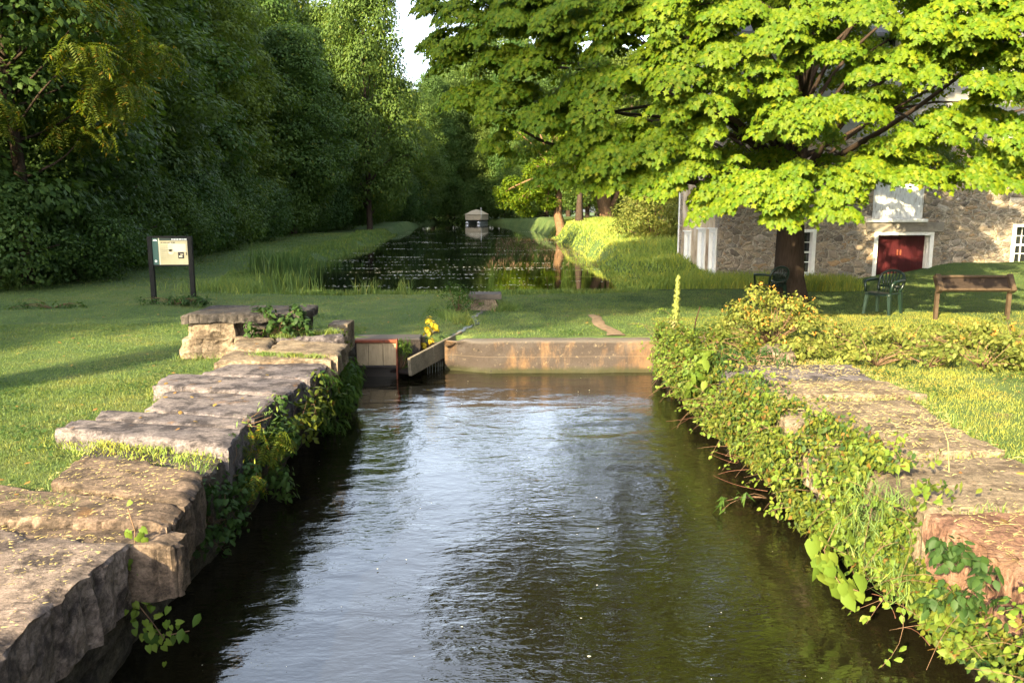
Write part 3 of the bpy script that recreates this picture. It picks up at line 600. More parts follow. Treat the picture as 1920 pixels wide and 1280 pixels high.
# ================================================================== left information sign
SY = 17.3; pl = aty(289, 562, SY); prr = aty(363, 560, SY); zs = aty(320, 443, SY)[2]; gz0 = float(gz(pl[0], SY))
s = empty('information_sign', ((pl[0]+prr[0])/2, SY, gz0), 'upright information sign on two black posts with a beige panel', 'sign'); hx = (prr[0]-pl[0])/2; Hs = zs-gz0
for sx in (-1, 1): MB().box(sx*hx-.045, sx*hx+.045, -.04, .05, -.15, Hs, b=.006).build('post', M['black_metal'], s)
pb = Hs-.6
MB().box(-hx+.05, hx-.05, -.02, .03, Hs-.04, Hs+.005).build('top_rail', M['black_metal'], s); MB().box(-hx+.05, hx-.05, -.02, .03, pb-.035, pb).build('bottom_rail', M['black_metal'], s)
flat = lambda n, c, r=.5: N(n).bsdf(c, r, None, .4)
k = N('sign beige'); Mb = k.bsdf(k.ramp(k.noise(k.pos(obj=True), 3, 4), [(.3, (.42, .36, .2)), (.7, (.52, .47, .28))]), .45, None, .4)
pn = MB().box(-hx+.05, hx-.05, -.012, .02, pb, Hs-.04).build('panel', Mb, s); W0 = -hx+.05; W1 = hx-.05; T0 = Hs-.04
def dec(name, x0, x1, z0, z1, mat, y=-.0145): return MB().box(x0, x1, y-.002, y+.002, z0, z1).build(name, mat, pn)
dec('green_band', W0, W0+.125, pb, T0, flat('sign green', (.018, .075, .06))); dec('white_edge', W0+.14, W0+.15, pb, T0, flat('sign white', (.75, .73, .6)))
dec('title_strip', W0+.152, W1, T0-.05, T0, flat('sign dark strip', (.012, .03, .022)), -.016)
Mwh = flat('sign white mark', (.8, .8, .78)); Mdk = flat('sign dark ink', (.07, .06, .04)); Mpale = flat('sign pale map', (.68, .62, .42)); Mgr = flat('sign map green', (.26, .3, .17))
def disc(name, cx, cz, rx, rz, mat, y=-.0185, n=14, a0=0, a1=2*math.pi):
    V = [(cx+rx*math.cos(a0+(a1-a0)*i/n), yy, cz+rz*math.sin(a0+(a1-a0)*i/n)) for yy in (y, y+.002) for i in range(n)]
    return MB().add(V, [tuple(range(n)), tuple(range(2*n-1, n-1, -1))]+[(i, i+n, (i+1) % n+n, (i+1) % n) for i in range(n)]).build(name, mat, pn)
disc('emblem', W0+.062, T0-.06, .045, .03, Mwh, a0=0, a1=math.pi); disc('emblem', W0+.055, pb+.075, .026, .026, Mwh); disc('emblem_center', W0+.055, pb+.075, .01, .014, Mdk, -.021)
def dashes(name, x, z, ws, h, mat, y=-.019):
    m = MB()
    for w0 in ws: m.box(x, x+w0, y-.001, y+.001, z, z+h); x += w0+.012
    return m.build(name, mat, pn)
dashes('white_lettering', W1-.33, T0-.035, [.03, .05, .04, .06, .03, .05], .022, Mwh); dashes('title_lettering', W0+.18, T0-.1, [.04, .075, .06, .03, .05], .018, Mdk)
dec('map_print', W1-.32, W1-.04, pb+.27, T0-.12, Mpale, -.017); disc('map_print', W1-.36, pb+.37, .06, .1, Mpale, -.0172); disc('map_print', W1-.36, pb+.27, .06, .06, Mpale, -.0172)
disc('map_detail', W1-.2, pb+.36, .06, .025, Mgr); disc('map_detail', W1-.16, pb+.4, .03, .03, Mgr)
dec('photo_print', W1-.21, W1-.085, pb+.13, pb+.27, flat('photo dark', (.02, .015, .013)), -.0188); dec('photo_print', W1-.19, W1-.12, pb+.16, pb+.19, Mpale, -.022); dec('photo_print', W1-.16, W1-.1, pb+.21, pb+.225, Mpale, -.022)
dec('photo_print', W1-.04, W1-.02, pb+.2, pb+.26, Mdk, -.0188)
for r in range(7): dashes('body_lettering', W0+.18, T0-.17-r*.04, [.05, .03, .06, .045], .005, flat('sign grey ink', (.3, .26, .16)), -.0175)
# ================================================================== low interpretive panel seen from behind
WY = 13.9; a = aty(1755, 600, WY); c = aty(1885, 604, WY); zg = float(gz((a[0]+c[0])/2, WY))
wgo = empty('low_panel_stand', ((a[0]+c[0])/2, WY, zg), 'low brown slanted display panel on two posts, seen from its back', 'display stand', rz=rad(-3)); hx = (c[0]-a[0])/2; zt = aty(1820, 519, WY)[2]-zg; zb = aty(1820, 545, WY)[2]-zg
for sx in (-1, 1):
    MB().box(sx*hx-.03, sx*hx+.03, -.03, .03, -.2, zb, b=.004).build('post', M['brown_metal'], wgo)
tm = Matrix.Translation((0, 0, (zb+zt)/2)) @ Matrix.Rotation(rad(-32), 4, 'X'); hh = (zt-zb)/2*1.12
MB().box(-hx+.01, hx-.01, -.012, .012, -hh+.03, hh-.03, tm).build('panel', M['brown_dark'], wgo)
m = MB(); m.box(-hx-.005, hx+.005, -.05, .025, hh-.03, hh+.012, tm, b=.004); m.build('frame', M['brown_metal'], wgo)
m = MB(); m.box(-hx-.005, hx+.005, -.05, .025, -hh-.012, -hh+.03, tm, b=.004); m.build('frame', M['brown_metal'], wgo)
for sx in (-1, 1): MB().box(sx*hx-.045, sx*hx+.045, -.07, .04, -hh-.03, hh+.03, tm, b=.006).build('frame_end', M['brown_metal'], wgo)
# ================================================================== plastic garden chairs
def chair(loc, rz, label, lit=False):
    c = empty('garden_chair', loc, label, 'chair', 'dark green plastic garden chairs under the tree', rz); P = M['plastic']
    m = MB(); n = 9; V = []; 
    for iy in range(n):
        for ix in range(n):
            u, v = ix/(n-1)*2-1, iy/(n-1)*2-1; V.append((u*(.235-.02*v), v*.235-.01, .42-.025*(1-u*u)*(1-v*v*.6)-.02*max(0, v)-.03*max(0, -v-.7)*3))
    b0 = len(V); V += [(x, y, z-.022) for x, y, z in V]; Fs = []
    for iy in range(n-1):
        for ix in range(n-1): i = iy*n+ix; Fs += [(i, i+1, i+1+n, i+n), (b0+i+n, b0+i+1+n, b0+i+1, b0+i)]
    per = [i for i in range(n)]+[i*n+n-1 for i in range(1, n)]+[n*n-1-i for i in range(1, n)]+[(n-1-i)*n for i in range(1, n-1)]
    for i in range(len(per)): p, q = per[i], per[(i+1) % len(per)]; Fs.append((p, b0+p, b0+q, q))
    m.add(V, Fs, True); m.build('seat', P, c)
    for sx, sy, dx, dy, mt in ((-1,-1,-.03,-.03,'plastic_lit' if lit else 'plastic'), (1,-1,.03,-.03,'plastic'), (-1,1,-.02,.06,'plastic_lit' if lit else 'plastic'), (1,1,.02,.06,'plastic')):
        x, y = sx*.215, sy*.2; m = MB(); V = [];
        for z, w2, o in ((.41, .034, 0), (.2, .028, .5), (0, .022, 1)): 
            for a_, b_ in ((-1,-1),(1,-1),(1,1),(-1,1)): V.append((x+dx*o+a_*w2, y+dy*o+b_*w2, z))
        m.add(V, [(3,2,1,0),(8,9,10,11)]+[(r*4+k_, r*4+k_+4, r*4+(k_+1) % 4+4, r*4+(k_+1) % 4) for r in (0, 1) for k_ in range(4)]).build('leg', M[mt], c)
    # arched back: rim and fan of slats
    rim = []
    for i in range(17):
        t = math.pi*i/16; x = -.25*math.cos(t)*(1 if abs(math.cos(t)) < .9 else .97); z = .6+.22*math.sin(t)**.8; rim.append((x, .22+(z-.42)*.28, z))
    rim = [(-.2, .21, .42), (-.235, .235, .52)]+rim+[(.235, .235, .52), (.2, .21, .42)]
    m = MB(); m.tube(rim, .026, 8); m.build('back_rim', P, c); m = MB()
    m.tube([(-.2, .245, .52), (0, .255, .515), (.2, .245, .52)], .022, 6)
    for i in range(7):
        u = (i-3)/3; zt_ = .6+.21*math.sqrt(max(0, 1-(u*.82)**2))**.8; m.tube([(u*.13, .25, .52), (u*.17, .275, .62), (u*.205, .22+(zt_-.42)*.28, zt_)], [.015, .016, .014], 6)
        if i % 1 == 0: m.tube([(u*.15, .225, .41), (u*.13, .25, .52)], [.014, .014], 6)
    m.build('back_slats', P, c)
    for sx in (-1, 1):
        m = MB(); m.tube([(sx*.25, .27, .64), (sx*.285, .15, .645), (sx*.29, -.05, .635), (sx*.285, -.19, .625), (sx*.265, -.225, .59), (sx*.24, -.22, .42)], [.022, .028, .03, .03, .026, .024], 8); m.build('arm', P, c)
    return c
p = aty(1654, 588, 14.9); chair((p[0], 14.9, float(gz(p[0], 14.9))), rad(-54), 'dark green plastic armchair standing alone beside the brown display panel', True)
p = aty(1443, 560, 17.4); chair((p[0], 17.4, float(gz(p[0], 17.4))+.02), rad(200), 'dark green plastic armchair leaning close to the left of the tree trunk')
# ================================================================== boat on the canal
bt = empty('pontoon_boat', (-1.0, 138, .33), 'pontoon boat under a tan canvas cover moored on the far canal', 'boat', rz=rad(-16))
for sx in (-1, 1):
    MB().tube([(sx*1.0, -2.6, .12), (sx*1.0, -2.5, .16), (sx*1.0, -2.1, .16), (sx*1.0, 2.6, .16)], [.08, .25, .31, .31], 14).build('pontoon', M['alu'], bt)
MB().box(-1.4, 1.4, -2.4, 2.7, .5, .66, b=.02).build('deck', M['black_metal'], bt)
m = MB(); m.add([(-1.35,-2.2,.66),(1.35,-2.2,.66),(1.35,2.5,.66),(-1.35,2.5,.66),(-1.38,-2.2,1.62),(1.38,-2.2,1.62),(1.38,2.5,1.62),(-1.38,2.5,1.62)], [(0,1,5,4),(1,2,6,5),(2,3,7,6),(3,0,4,7)]); m.build('side_canvas', M['canvas'], bt)
m = MB(); V = [(-1.5,-2.35,1.56),(1.5,-2.35,1.56),(1.5,2.6,1.56),(-1.5,2.6,1.56),(-.5,-1.4,2.2),(.5,-1.4,2.2),(.5,1.7,2.2),(-.5,1.7,2.2),(0,-.3,2.42),(0,.5,2.42)]
m.add(V, [(0,1,5,4),(1,2,6,5),(2,3,7,6),(3,0,4,7),(4,5,8),(5,6,9,8),(6,7,9),(7,4,8,9),(3,2,1,0)]); m.build('roof_canvas', M['canvas'], bt)
m = MB(); m.tube([(1.46, -2.3, .66), (1.46, -2.3, 2.6)], .035, 6); m.box(1.36, 1.5, -2.34, -2.26, 2.55, 2.7); m.build('light_pole', M['white_paint'], bt)
# picnic table far on the right bank
px_, py_ = 9.0, 68.0; pt = empty('picnic_table', (px_, py_, float(gz(px_, py_))), 'small dark picnic table between the far tree trunks', 'picnic table')
MB().box(-.9, .9, -.38, .38, .72, .77).build('tabletop', M['wood_deck'], pt)
for sy in (-1, 1): MB().box(-.9, .9, sy*.72-.13, sy*.72+.13, .42, .46).build('bench', M['wood_deck'], pt)
for sx in (-1, 1):
    m = MB(); m.tube([(sx*.65, -.65, 0), (sx*.65, -.2, .72)], .05, 5); m.tube([(sx*.65, .65, 0), (sx*.65, .2, .72)], .05, 5); m.box(sx*.65-.03, sx*.65+.03, -.8, .8, .36, .42); m.build('leg_frame', M['wood_deck'], pt)
# ================================================================== trees
def limb(mb, a, b, r0, r1, sag=.0, n=6, k=5):
    a = np.array(a, float); b = np.array(b, float); d = np.linalg.norm(b-a); off = rng.normal(size=3)*.07*d
    pts = [a+(b-a)*t+off*math.sin(math.pi*t)+np.array([0, 0, sag*d*math.sin(math.pi*t)]) for t in np.linspace(0, 1, n)]
    mb.tube(pts, list(np.linspace(r0, r1, n)), k, jit=.12); return pts
def crown_proto(H, R, lo, nc, cr, per, size, up=.45, flat=.75, prof=.85):
    """clumps of leaves over an egg shaped envelope"""
    Ps = []; cs = []
    for i in range(nc):
        t = lo+(1-lo)*((i+.5)/nc)**.9; a = i*2.4+rng.random()*.8; s = (t-lo)/(1-lo)
        rr = R*(math.sin(math.pi*min(1, .12+.86*s**prof)))**.7*(.55+.45*rng.random())
        c = np.array([rr*math.cos(a), rr*math.sin(a), H*t*.95]); r = cr*(.7+.6*rng.random()); cs.append((c, r))
        Ps.append(clump(c, (r, r, r*flat), int(per*(r/cr)**2), up))
    P, Nn, U = (np.concatenate([q[j] for q in Ps]) for j in range(3))
    S = size*(.7+.6*rng.random(len(P))); return P, Nn, U, S, cs
def tree_proto(name, label, cat, H, R, lo, nc, cr, per, size, mat, bark, tmpl=DIAMOND, tr=.25, group=None, nl=26, **kw):
    P, Nn, U, S, cs = crown_proto(H, R, lo, nc, cr, per, size, **kw)
    root = empty(name, (0, 0, 0), label, cat, group); mb = MB()
    mb.tube([(0, 0, -.3), (.03, 0, .15), (.1, .05, H*.3), (-.1, .1, H*.6), (0, 0, H*.88)], [tr*1.7, tr*1.15, tr*.85, tr*.5, tr*.1], 9, jit=.08)
    for c, r in cs[:: max(1, len(cs)//nl)]: limb(mb, (0, 0, max(.3, c[2]*.55)), c, tr*.35*(1-c[2]/H*.6), .02, .05)
    mb.build('trunk', M[bark], root); leaves('crown', P, Nn, U, S, tmpl, M[mat], root); return root
def copy_tree(o, loc, rz, sc, label=None, group=None, cat=None, mats=None):
    c = o.copy(); COL.objects.link(c); c.location = loc; c.rotation_euler = (0, 0, rz); c.scale = sc
    if label: c['label'] = label
    if group: c['group'] = group
    if cat: c['category'] = cat
    for ch in o.children:
        d = ch.copy(); COL.objects.link(d); d.parent = c
    return c
_used = set()
def plant_tree(proto, x, y, rz, s, sz=None, label=None, group=None):
    z = float(gz(x, y))-.05
    if proto.name in _used: o = copy_tree(proto, (x, y, z), rz, (s, s, sz or s), label, group)
    else:
        _used.add(proto.name); o = proto; o.location = (x, y, z); o.rotation_euler = (0, 0, rz); o.scale = (s, s, sz or s)
        if label: o['label'] = label
        if group: o['group'] = group
    return o
LW = 'tall dark leafy tree in the dense wood on the left bank'; GW = 'trees of the left bank wood'
A = tree_proto('tall_tree', LW, 'tree', 18, 4.6, .1, 78, 1.65, 640, .24, 'forest', 'bark', group=GW, up=.55, flat=.62)
B = tree_proto('broad_tree', LW, 'tree', 15, 4.8, .03, 80, 1.5, 740, .2, 'forest_b', 'bark', group=GW, up=.65, flat=.5)
C = tree_proto('shrub', 'dark bushy shrub at the foot of the left bank wood', 'shrub', 3.2, 2.0, .05, 36, .75, 420, .12, 'shrub', 'bark', tr=.06, group='shrubs along the left bank wood', nl=14)
D_ = tree_proto('high_crowned_tree', 'unseen tall tree left of the lock, high crown shaped to shade the maple', 'tree', 25, 4.6, .45, 72, 1.5, 470, .26, 'forest', 'bark', group='high crowned trees left of the lock', tr=.3)  # out of view, crown set high to shade the maple but not the slabs
r1 = random.Random(3)
# the wood on the left bank
rowA = [(-15.5,22.5),(-16.8,28),(-16.2,34),(-17.4,40),(-16.8,46.5),(-17.5,53),(-16.5,60),(-17,67),(-15.5,74),(-15,82),(-14.5,90),(-14,99),(-13.5,108),(-12.5,118),(-11.5,128),(-10.5,138)]
rowB = [(-22,24),(-23,31),(-22,38),(-24,45),(-22,53),(-24,61),(-22,69),(-21,78),(-21,88),(-20,98),(-20,110),(-18,122),(-28,28),(-30,38),(-30,50)]
for i, (x, y) in enumerate(rowA):
    plant_tree(B if i % 2 == 0 else A, x, y, r1.random()*6, 1.0+.15*r1.random(), (.88 if i in (1, 2, 3) else .76 if i in (5, 6, 7) else 1.05)+.2*r1.random(), LW, GW)
for i, (x, y) in enumerate(rowB): plant_tree(A if i % 3 else B, x, y, r1.random()*6, 1.05+.2*r1.random(), (1.32 if i in (5, 6, 7, 8, 9) else .95)+.15*r1.random(), LW, GW)
plant_tree(A, -10.2, 73, 1.2, .95, 1.28, 'tall sunlit tree leaning over the canal left of the sky gap', 'trees beside the sky gap')
plant_tree(A, -13.5, 58, 2.9, .85, .8, 'shorter dark tree standing just before the sunlit canal tree', 'trees beside the sky gap')
# trees closing the far end
LE = 'distant tree closing the far end of the canal'; GE = 'trees at the far end of the canal'
for i, (x, y, s) in enumerate([(-6,152,1.25),(-1.5,156,1.35),(2.5,151,1.15),(6,146,1.2),(-9,146,1.2),(0,166,1.55),(-7,168,1.5),(7,162,1.4),(13,150,1.3)]):
    plant_tree(A if i % 2 else B, x, y, r1.random()*6, s, s*1.45, LE, GE)
# right bank behind the maple
LR = 'tall tree on the right bank behind the big maple'; GR2 = 'trees of the right bank'
for i, (x, y, s) in enumerate([(13.5,74,1.0),(19,62,1.1),(15,90,1.1),(10.5,98,1.05),(9,112,1.1),(8.5,126,1.15),(22,78,1.2),(27,60,1.2),(20,100,1.2),(17,118,1.3),(31,74,1.3),(24,46,1.05),(32,48,1.2),(38,60,1.3),(30,36,1.1),(11,84,.9),(42,34,1.2),(48,46,1.3),(40,20,1.1),(52,12,1.3),(36,6,1.1)]):
    plant_tree(A if i % 2 else B, x, y, r1.random()*6, s, s*1.05, LR, GR2)
# wood beside the viewer on the left, whose shade falls over the lawn
LS = 'tall tree of the wood to the left of the lock'; GS = 'trees left of the lock'
for i, (x, y, s, sz) in enumerate([(-22,-4,1.0,1.15),(-23.5,1.5,1.1,.62),(-20.5,4.5,.9,.78),(-29,-4,1.2,.66),(-22.5,-8.5,.6,.6),(-33,-11,1.3,1.0)]):
    plant_tree(A if i % 2 else B, x, y, r1.random()*6, s, sz, LS, GS)
for x, y in [(-12.3,-1.8),(-14.9,-5.5)]: plant_tree(D_, x, y, r1.random()*6, 1, 1)
for x, y, s in [(11.5,1,1.05),(16.5,8,1.0),(10.5,-6.5,1.15),(18,-1,1.3),(22,7,1.3)]: plant_tree(B, x, y, r1.random()*6, s, s, 'unseen tree added right of the lock to block sky light', 'unseen trees added right of the lock')  # out of view, added to keep sky light off the left wall
# shrubs along the wood's foot
sh = [(-12.3,20.6,1.0,.9),(-11.4,22.8,.85,.75),(-13.2,24,1.1,1.1),(-12.6,27,1.1,1.15),(-12.1,30.5,.95,.95),(-13.2,34,1.2,1.3),(-12.9,38,1.1,1.0),(-14,43,1.3,1.5),(-14,48,1.3,1.2),(-14.4,54,1.4,1.5),(-14.5,61,1.4,1.3),(-14.2,68,1.4,1.6),(-13.5,76,1.4,1.6),(-12.9,85,1.5,1.7),(-12.6,95,1.6,1.9),(-11.8,106,1.7,2),(-11,118,1.8,2.2),(-10.4,130,1.8,2.3),(-16,20,1.3,1.5),(-15,30,1.5,1.9),(-15.3,26,1.4,1.7),(-15.4,38,1.5,1.9)]
for x, y, s, sz in sh: plant_tree(C, x, y, r1.random()*6, s, sz, 'dark bushy shrub at the foot of the left bank wood', 'shrubs along the left bank wood')
for x, y, s, sz in [(-5,147,2.2,2.6),(0,150,2.3,2.6),(4,148,2.2,2.6),(8,140,2.2,2.6)]: plant_tree(C, x, y, r1.random()*6, s, sz, 'distant bush at the water edge behind the boat', 'bushes behind the boat')
# a tree with long compound leaves at the top left
P, Nn, U, S, cs = crown_proto(11.6, 3.4, .34, 50, .95, 58, .6, up=.9, flat=.5); U[:, 2] -= .35
wt = empty('compound_leaf_tree', (-11.9, 21.2, float(gz(-11.9, 21.2))), 'yellow green tree with long feathery leaves at the top left', 'tree'); mb = MB()
mb.tube([(0,0,-.2),(.1,0,2.5),(-.1,.1,5.5),(0,0,10.8)], [.2,.15,.1,.03], 8, jit=.08)
for c_, r_ in cs[::2]: limb(mb, (0, 0, c_[2]*.7), c_, .04, .01)
mb.build('trunk', M['bark'], wt); leaves('crown', P, Nn, U, S, FROND, M['walnut'], wt)
# leaning tan trunks on the right bank
def bank_tree(name, label, x, y, trunk, clumps, tr, bark, mat='maple', size=.2, per=500, extra=()):
    z = float(gz(x, y)); o = empty(name, (x, y, z), label, 'tree'); mb = MB(); n = len(trunk); mb.tube([(0, 0, -.3)]+trunk, [tr*1.35]+list(np.linspace(tr*1.1, tr*.45, n)), 9, jit=.14)
    for e in extra: mb.tube(e, list(np.linspace(tr*.45, tr*.16, len(e))), 7, jit=.1)
    for c_, r_ in clumps[::2]: limb(mb, trunk[-1], c_, tr*.3, .03)
    mb.build('trunk', M[bark], o); q = [clump(c_, (r_, r_, r_*.6), int(per*r_*r_), .5) for c_, r_ in clumps]
    P, Nn, U = (np.concatenate([t[j] for t in q]) for j in range(3)); leaves('crown', P, Nn, U, size*(.7+.6*rng.random(len(P))), DIAMOND, M[mat], o)
def cl(n, cx, cy_, cz, R, rz, r): 
    d = rdir(n); return [(np.array([cx, cy_, cz])+d[i]*np.array([R, R, rz])*rng.random()**.4, r*(.7+.6*rng.random())) for i in range(n)]
bank_tree('leaning_tree', 'leaning tan trunk with bright foliage drooping over the canal edge', 6.1, 62, [(0,0,.1),(-.3,0,1.4),(-.2,.1,2.8),(-.7,.1,4.6)], cl(26, -2.2, 0, 3.0, 2.6, 1.6, .8)+cl(30, -.8, 1, 6.5, 3.2, 2.6, 1.1), .36, 'bark_tan', 'maple', .2, 420)
bank_tree('pruned_tree', 'straight dark trunk with pale broken branch stubs on the right bank', 7.0, 58, [(0,0,.1),(0,0,1.3),(.05,0,2.6)], cl(20, .2, 1, 5.2, 2.4, 1.8, .9), .28, 'bark', 'maple', .2, 420, extra=[[(.1,0,2.6),(.5,-.2,3.2),(.8,-.3,3.7)],[(.1,0,2.7),(.7,-.2,2.85),(1.1,-.2,2.9)]])
bank_tree('forked_tree', 'thick orange brown trunk splitting into many stems on the right bank', 10.6, 68, [(0,0,.1),(-.2,0,.9),(-.5,0,1.7),(-1.2,0,3.2)], cl(34, 0, 1, 6.2, 4, 2.8, 1.2), .62, 'bark_tan', 'forest_b', .22, 380, extra=[[(0,0,1),(.1,0,2.2),(.2,0,3.6)],[(.2,0,.8),(.7,0,2),(1.1,0,3.4)],[(0,-.1,.9),(-.3,-.2,2.2),(-.4,-.2,3.8)]])
# pale shrub beside the building
P, Nn, U, S, cs = crown_proto(2.7, 1.7, .02, 44, .6, 330, .11, up=.5)
ys = empty('pale_shrub', (8.0, 37.5, float(gz(8.0, 37.5))), 'large yellow green shrub on the bank beside the building', 'shrub', None); mb = MB()
for c_, r_ in cs[::3]: limb(mb, (0, 0, 0), c_, .03, .008)
mb.build('stems', M['twig'], ys); leaves('foliage', P, Nn, U, S, DIAMOND, M['yellow_shrub'], ys)
# ================================================================== the big maple
TX, TY = 7.03, 18.0; TZ = float(gz(TX, TY)); DC = np.array([7.0, 17.9, 5.2]); DR = np.array([8.5, 6.7, 9.6])
sprays = [(1510,228,92),(1400,372,88),(1520,345,88),(1600,365,60),(1690,335,112),(1565,395,70),(1475,402,50),(1340,392,62),(1850,248,100),(1745,255,70),(1770,160,110),(1660,140,85),(1870,70,100),(1760,60,90),(1600,25,85),(1480,70,90),
 (1390,55,80),(1330,105,65),(1540,120,70),(1600,200,70),(1250,140,95),(1180,60,100),(1080,30,95),(1300,255,68),(1205,290,95),(1120,190,100),(1010,140,95),(950,205,85),(905,75,80),(850,105,55),(1000,250,90),(1090,290,90),(1150,345,75),(1240,350,75),(1040,345,55),(930,290,55),(970,20,80),(1900,170,90),(1430,150,60),(1290,20,90),(1820,330,80),(1900,320,80),(862,120,55),(1280,330,50),(1320,180,70),(1270,210,60),(1235,50,80),(960,75,70),(1150,95,60),(1250,78,55),(1000,30,80),(925,130,60),(1060,90,70),(835,20,50),(875,35,75),(805,8,35),(828,75,40),(880,190,60),(1890,110,90),(1850,10,90),(1930,40,90),(1330,320,70)]
MC = []
def hit(px, py):
    d = np.array(ray(px, py)); o = np.array([0, 0, CAMZ]); A_ = d/DR; B_ = (o-DC)/DR; a = A_@A_; bq = 2*A_@B_; c = B_@B_-1; D = bq*bq-4*a*c
    if D < 0: return o+d*(17.5/d[1])
    return o+d*((-bq-math.sqrt(D))/(2*a))
for px, py, r in sprays:
    p = hit(px, py); MC.append((p, r*p[1]/F*.93, 1))
n = 0
while n < 175:
    d = rdir(1)[0]; q = DC+d*DR*(.3+.54*rng.random()**.6)
    if q[2] < 3.0 or (q[1] < 14.5 and q[2] < 4.1) or (q[1] > 16.5 and q[0] < 1.2): continue
    MC.append((q, .6+.55*rng.random(), 0)); n += 1
for _ in range(30): MC.append((np.array([rng.uniform(3, 8), rng.uniform(14, 20), rng.uniform(8.6, 14.5)]), .9+.5*rng.random(), 0))
mp = empty('maple_tree', (TX, TY, TZ), 'big spreading maple in front of the stone building, right half sunlit', 'tree'); Ps = []
for c_, r_, fr in MC:
    out = (c_-np.array([TX, TY, c_[2]])); out = out/(np.linalg.norm(out)+1e-6)
    for j in range(8 if fr else 5):
        a = rng.random()*6.283; ro = .85*rng.random()**.5; rs = r_*(.3+.3*rng.random()); q0 = np.array([ro*math.cos(a), ro*math.sin(a), .5*(1-ro*ro)-.1+.14*rng.normal()])
        q0[2] -= .35*(q0[0]*out[0]+q0[1]*out[1]); sc_ = c_+r_*q0; tl = np.array([q0[0], q0[1], 0])*.55+out*.3+rng.normal(size=3)*.25; tl[2] = 0
        n_ = int((2250 if fr else 1150)*rs*rs)+14; rho = np.sqrt(rng.random(n_)); an = rng.random(n_)*6.283
        lum = 1+.35*vn(np.stack([np.cos(an)*1.6, np.sin(an)*1.6, an*0+sc_[0]*5+sc_[2]*3], -1)); hx = rho*np.cos(an)*lum; hy = rho*np.sin(an)*lum
        hz = .5*(1-rho**2)-.15-.6*(hx*tl[0]+hy*tl[1])+.28*(rng.random(n_)-.5)-.25*(rng.random(n_)**4)
        P = sc_+rs*np.stack([hx, hy, hz], -1)
        Nn = np.stack([hx*.7+tl[0]*.6, hy*.7+tl[1]*.6, .55+0*hx], -1)+out*.3+rdir(n_)*.5+np.array([-.12, -.22, 0]); U = np.stack([hx, hy, -.7-.4*rho], -1)+out*.4+rdir(n_)*.5; Ps.append((P-np.array([TX, TY, TZ]), Nn, U))
P, Nn, U = (np.concatenate([q[j] for q in Ps]) for j in range(3))
leaves('crown', P, Nn, U, .08*(.72+.56*rng.random(len(P))), MAPLE, M['maple'], mp)
mb = MB(); mb.tube([(0,0,-.3),(0,0,.0),(.0,0,.22),(.0,0,.6),(-.02,0,1.6),(-.05,.05,2.6),(.05,.05,3.9),(.15,.1,5.6),(.1,.1,8),(0,.1,11)], [.6,.5,.41,.33,.285,.275,.24,.19,.12,.04], 16, jit=.07)
L0 = np.array([TX, TY, TZ])
for c_, r_, fr in MC[::3]:
    e = c_-L0; z0 = float(np.clip(e[2]*.6, 2.2, 8)); s0 = np.array([.02, .05, z0]); pts = limb(mb, s0, e+np.array([0, 0, .05]), .075 if fr else .05, .008, .1, 8, 6) if e[2] > 3 else 0
mb.build('trunk', M['bark'], mp)
# ================================================================== plants
def pip(x, y, q):
    s = np.ones(x.shape, bool)
    for i in range(4):
        a, b_ = q[i], q[(i+1) % 4]; s &= ((b_[0]-a[0])*(y-a[1])-(b_[1]-a[1])*(x-a[0])) > -.012
    return s
def on_stone(x, y):
    m = np.zeros(x.shape, bool)
    for q, z in QUADS: m |= pip(x, y, q)
    return m
def scatter(x0, x1, y0, y1, n, keep=None):
    x = rng.uniform(x0, x1, n); y = rng.uniform(y0, y1, n)
    m = ~in_lock(x, y) & (pond_d(x, y) < .1) & ~((x > BX-.05) & (y > BY-.05) & (y < BY+6)) & ~((x > -.75) & (x < 2.95) & (y > 12.3) & (y < 12.76)) & ~((x > -2.1) & (x < -1) & (y > 12.4) & (y < 13))
    m &= ~((np.abs(x-2.16) < .15) & (y > 12.7) & (y < 15.4)) & (np.abs(x-np.interp(y, rv[::-1, 1], rv[::-1, 0])) > .13*((y > 12.8) & (y < 16.6)))
    x, y = x[m], y[m]; m = ~on_stone(x, y)
    if keep is not None: m &= keep(x, y)
    x, y = x[m], y[m]; return np.stack([x, y, gz(x, y)-.004], -1)
pat = lambda P, s, o: fbm(np.stack([P[:, 0]*s, P[:, 1]*s, 0*P[:, 0]+o], -1), 3)
def lawn(name, parts, H, W, mat, lean=.6, segs=1):
    P = np.concatenate(parts); hh = H*(.55+.7*rng.random(len(P)))*(1+.5*pat(P, 1.3, 2))
    # blades get wider with distance from the lock so that far turf keeps its cover
    o = blades(name, P, hh, W*(1+.055*np.maximum(0, P[:, 1]-5)), mat, lean, segs=segs); return tag(o, kind='stuff')
lawn('lawn_grass', [scatter(-6.5, -1.9, 2.5, 9, 105000), scatter(-10, -2, 9, 14, 62000), scatter(-13, -1, 13.5, 21, 42000)], .036, .0062, M['blade'], .8)
lawn('lawn_grass', [scatter(-1.2, 6, 12.7, 20.6, 42000), scatter(6, 14, 15, 25, 26000), scatter(12.5, 22, 15, 25, 16000)], .04, .0062, M['blade'], .8)
lawn('lawn_grass', [scatter(3.2, 5.4, 2, 9, 34000), scatter(3.2, 9, 8.5, 15, 50000), scatter(8, 13, 10, 15, 14000), scatter(5.4, 10, 1, 9, 16000)], .04, .0062, M['dry_sunlit_blade'], .8)
lawn('lawn_grass', [scatter(-14, -3.5, 21, 60, 46000)], .05, .014, M['blade'], .8)
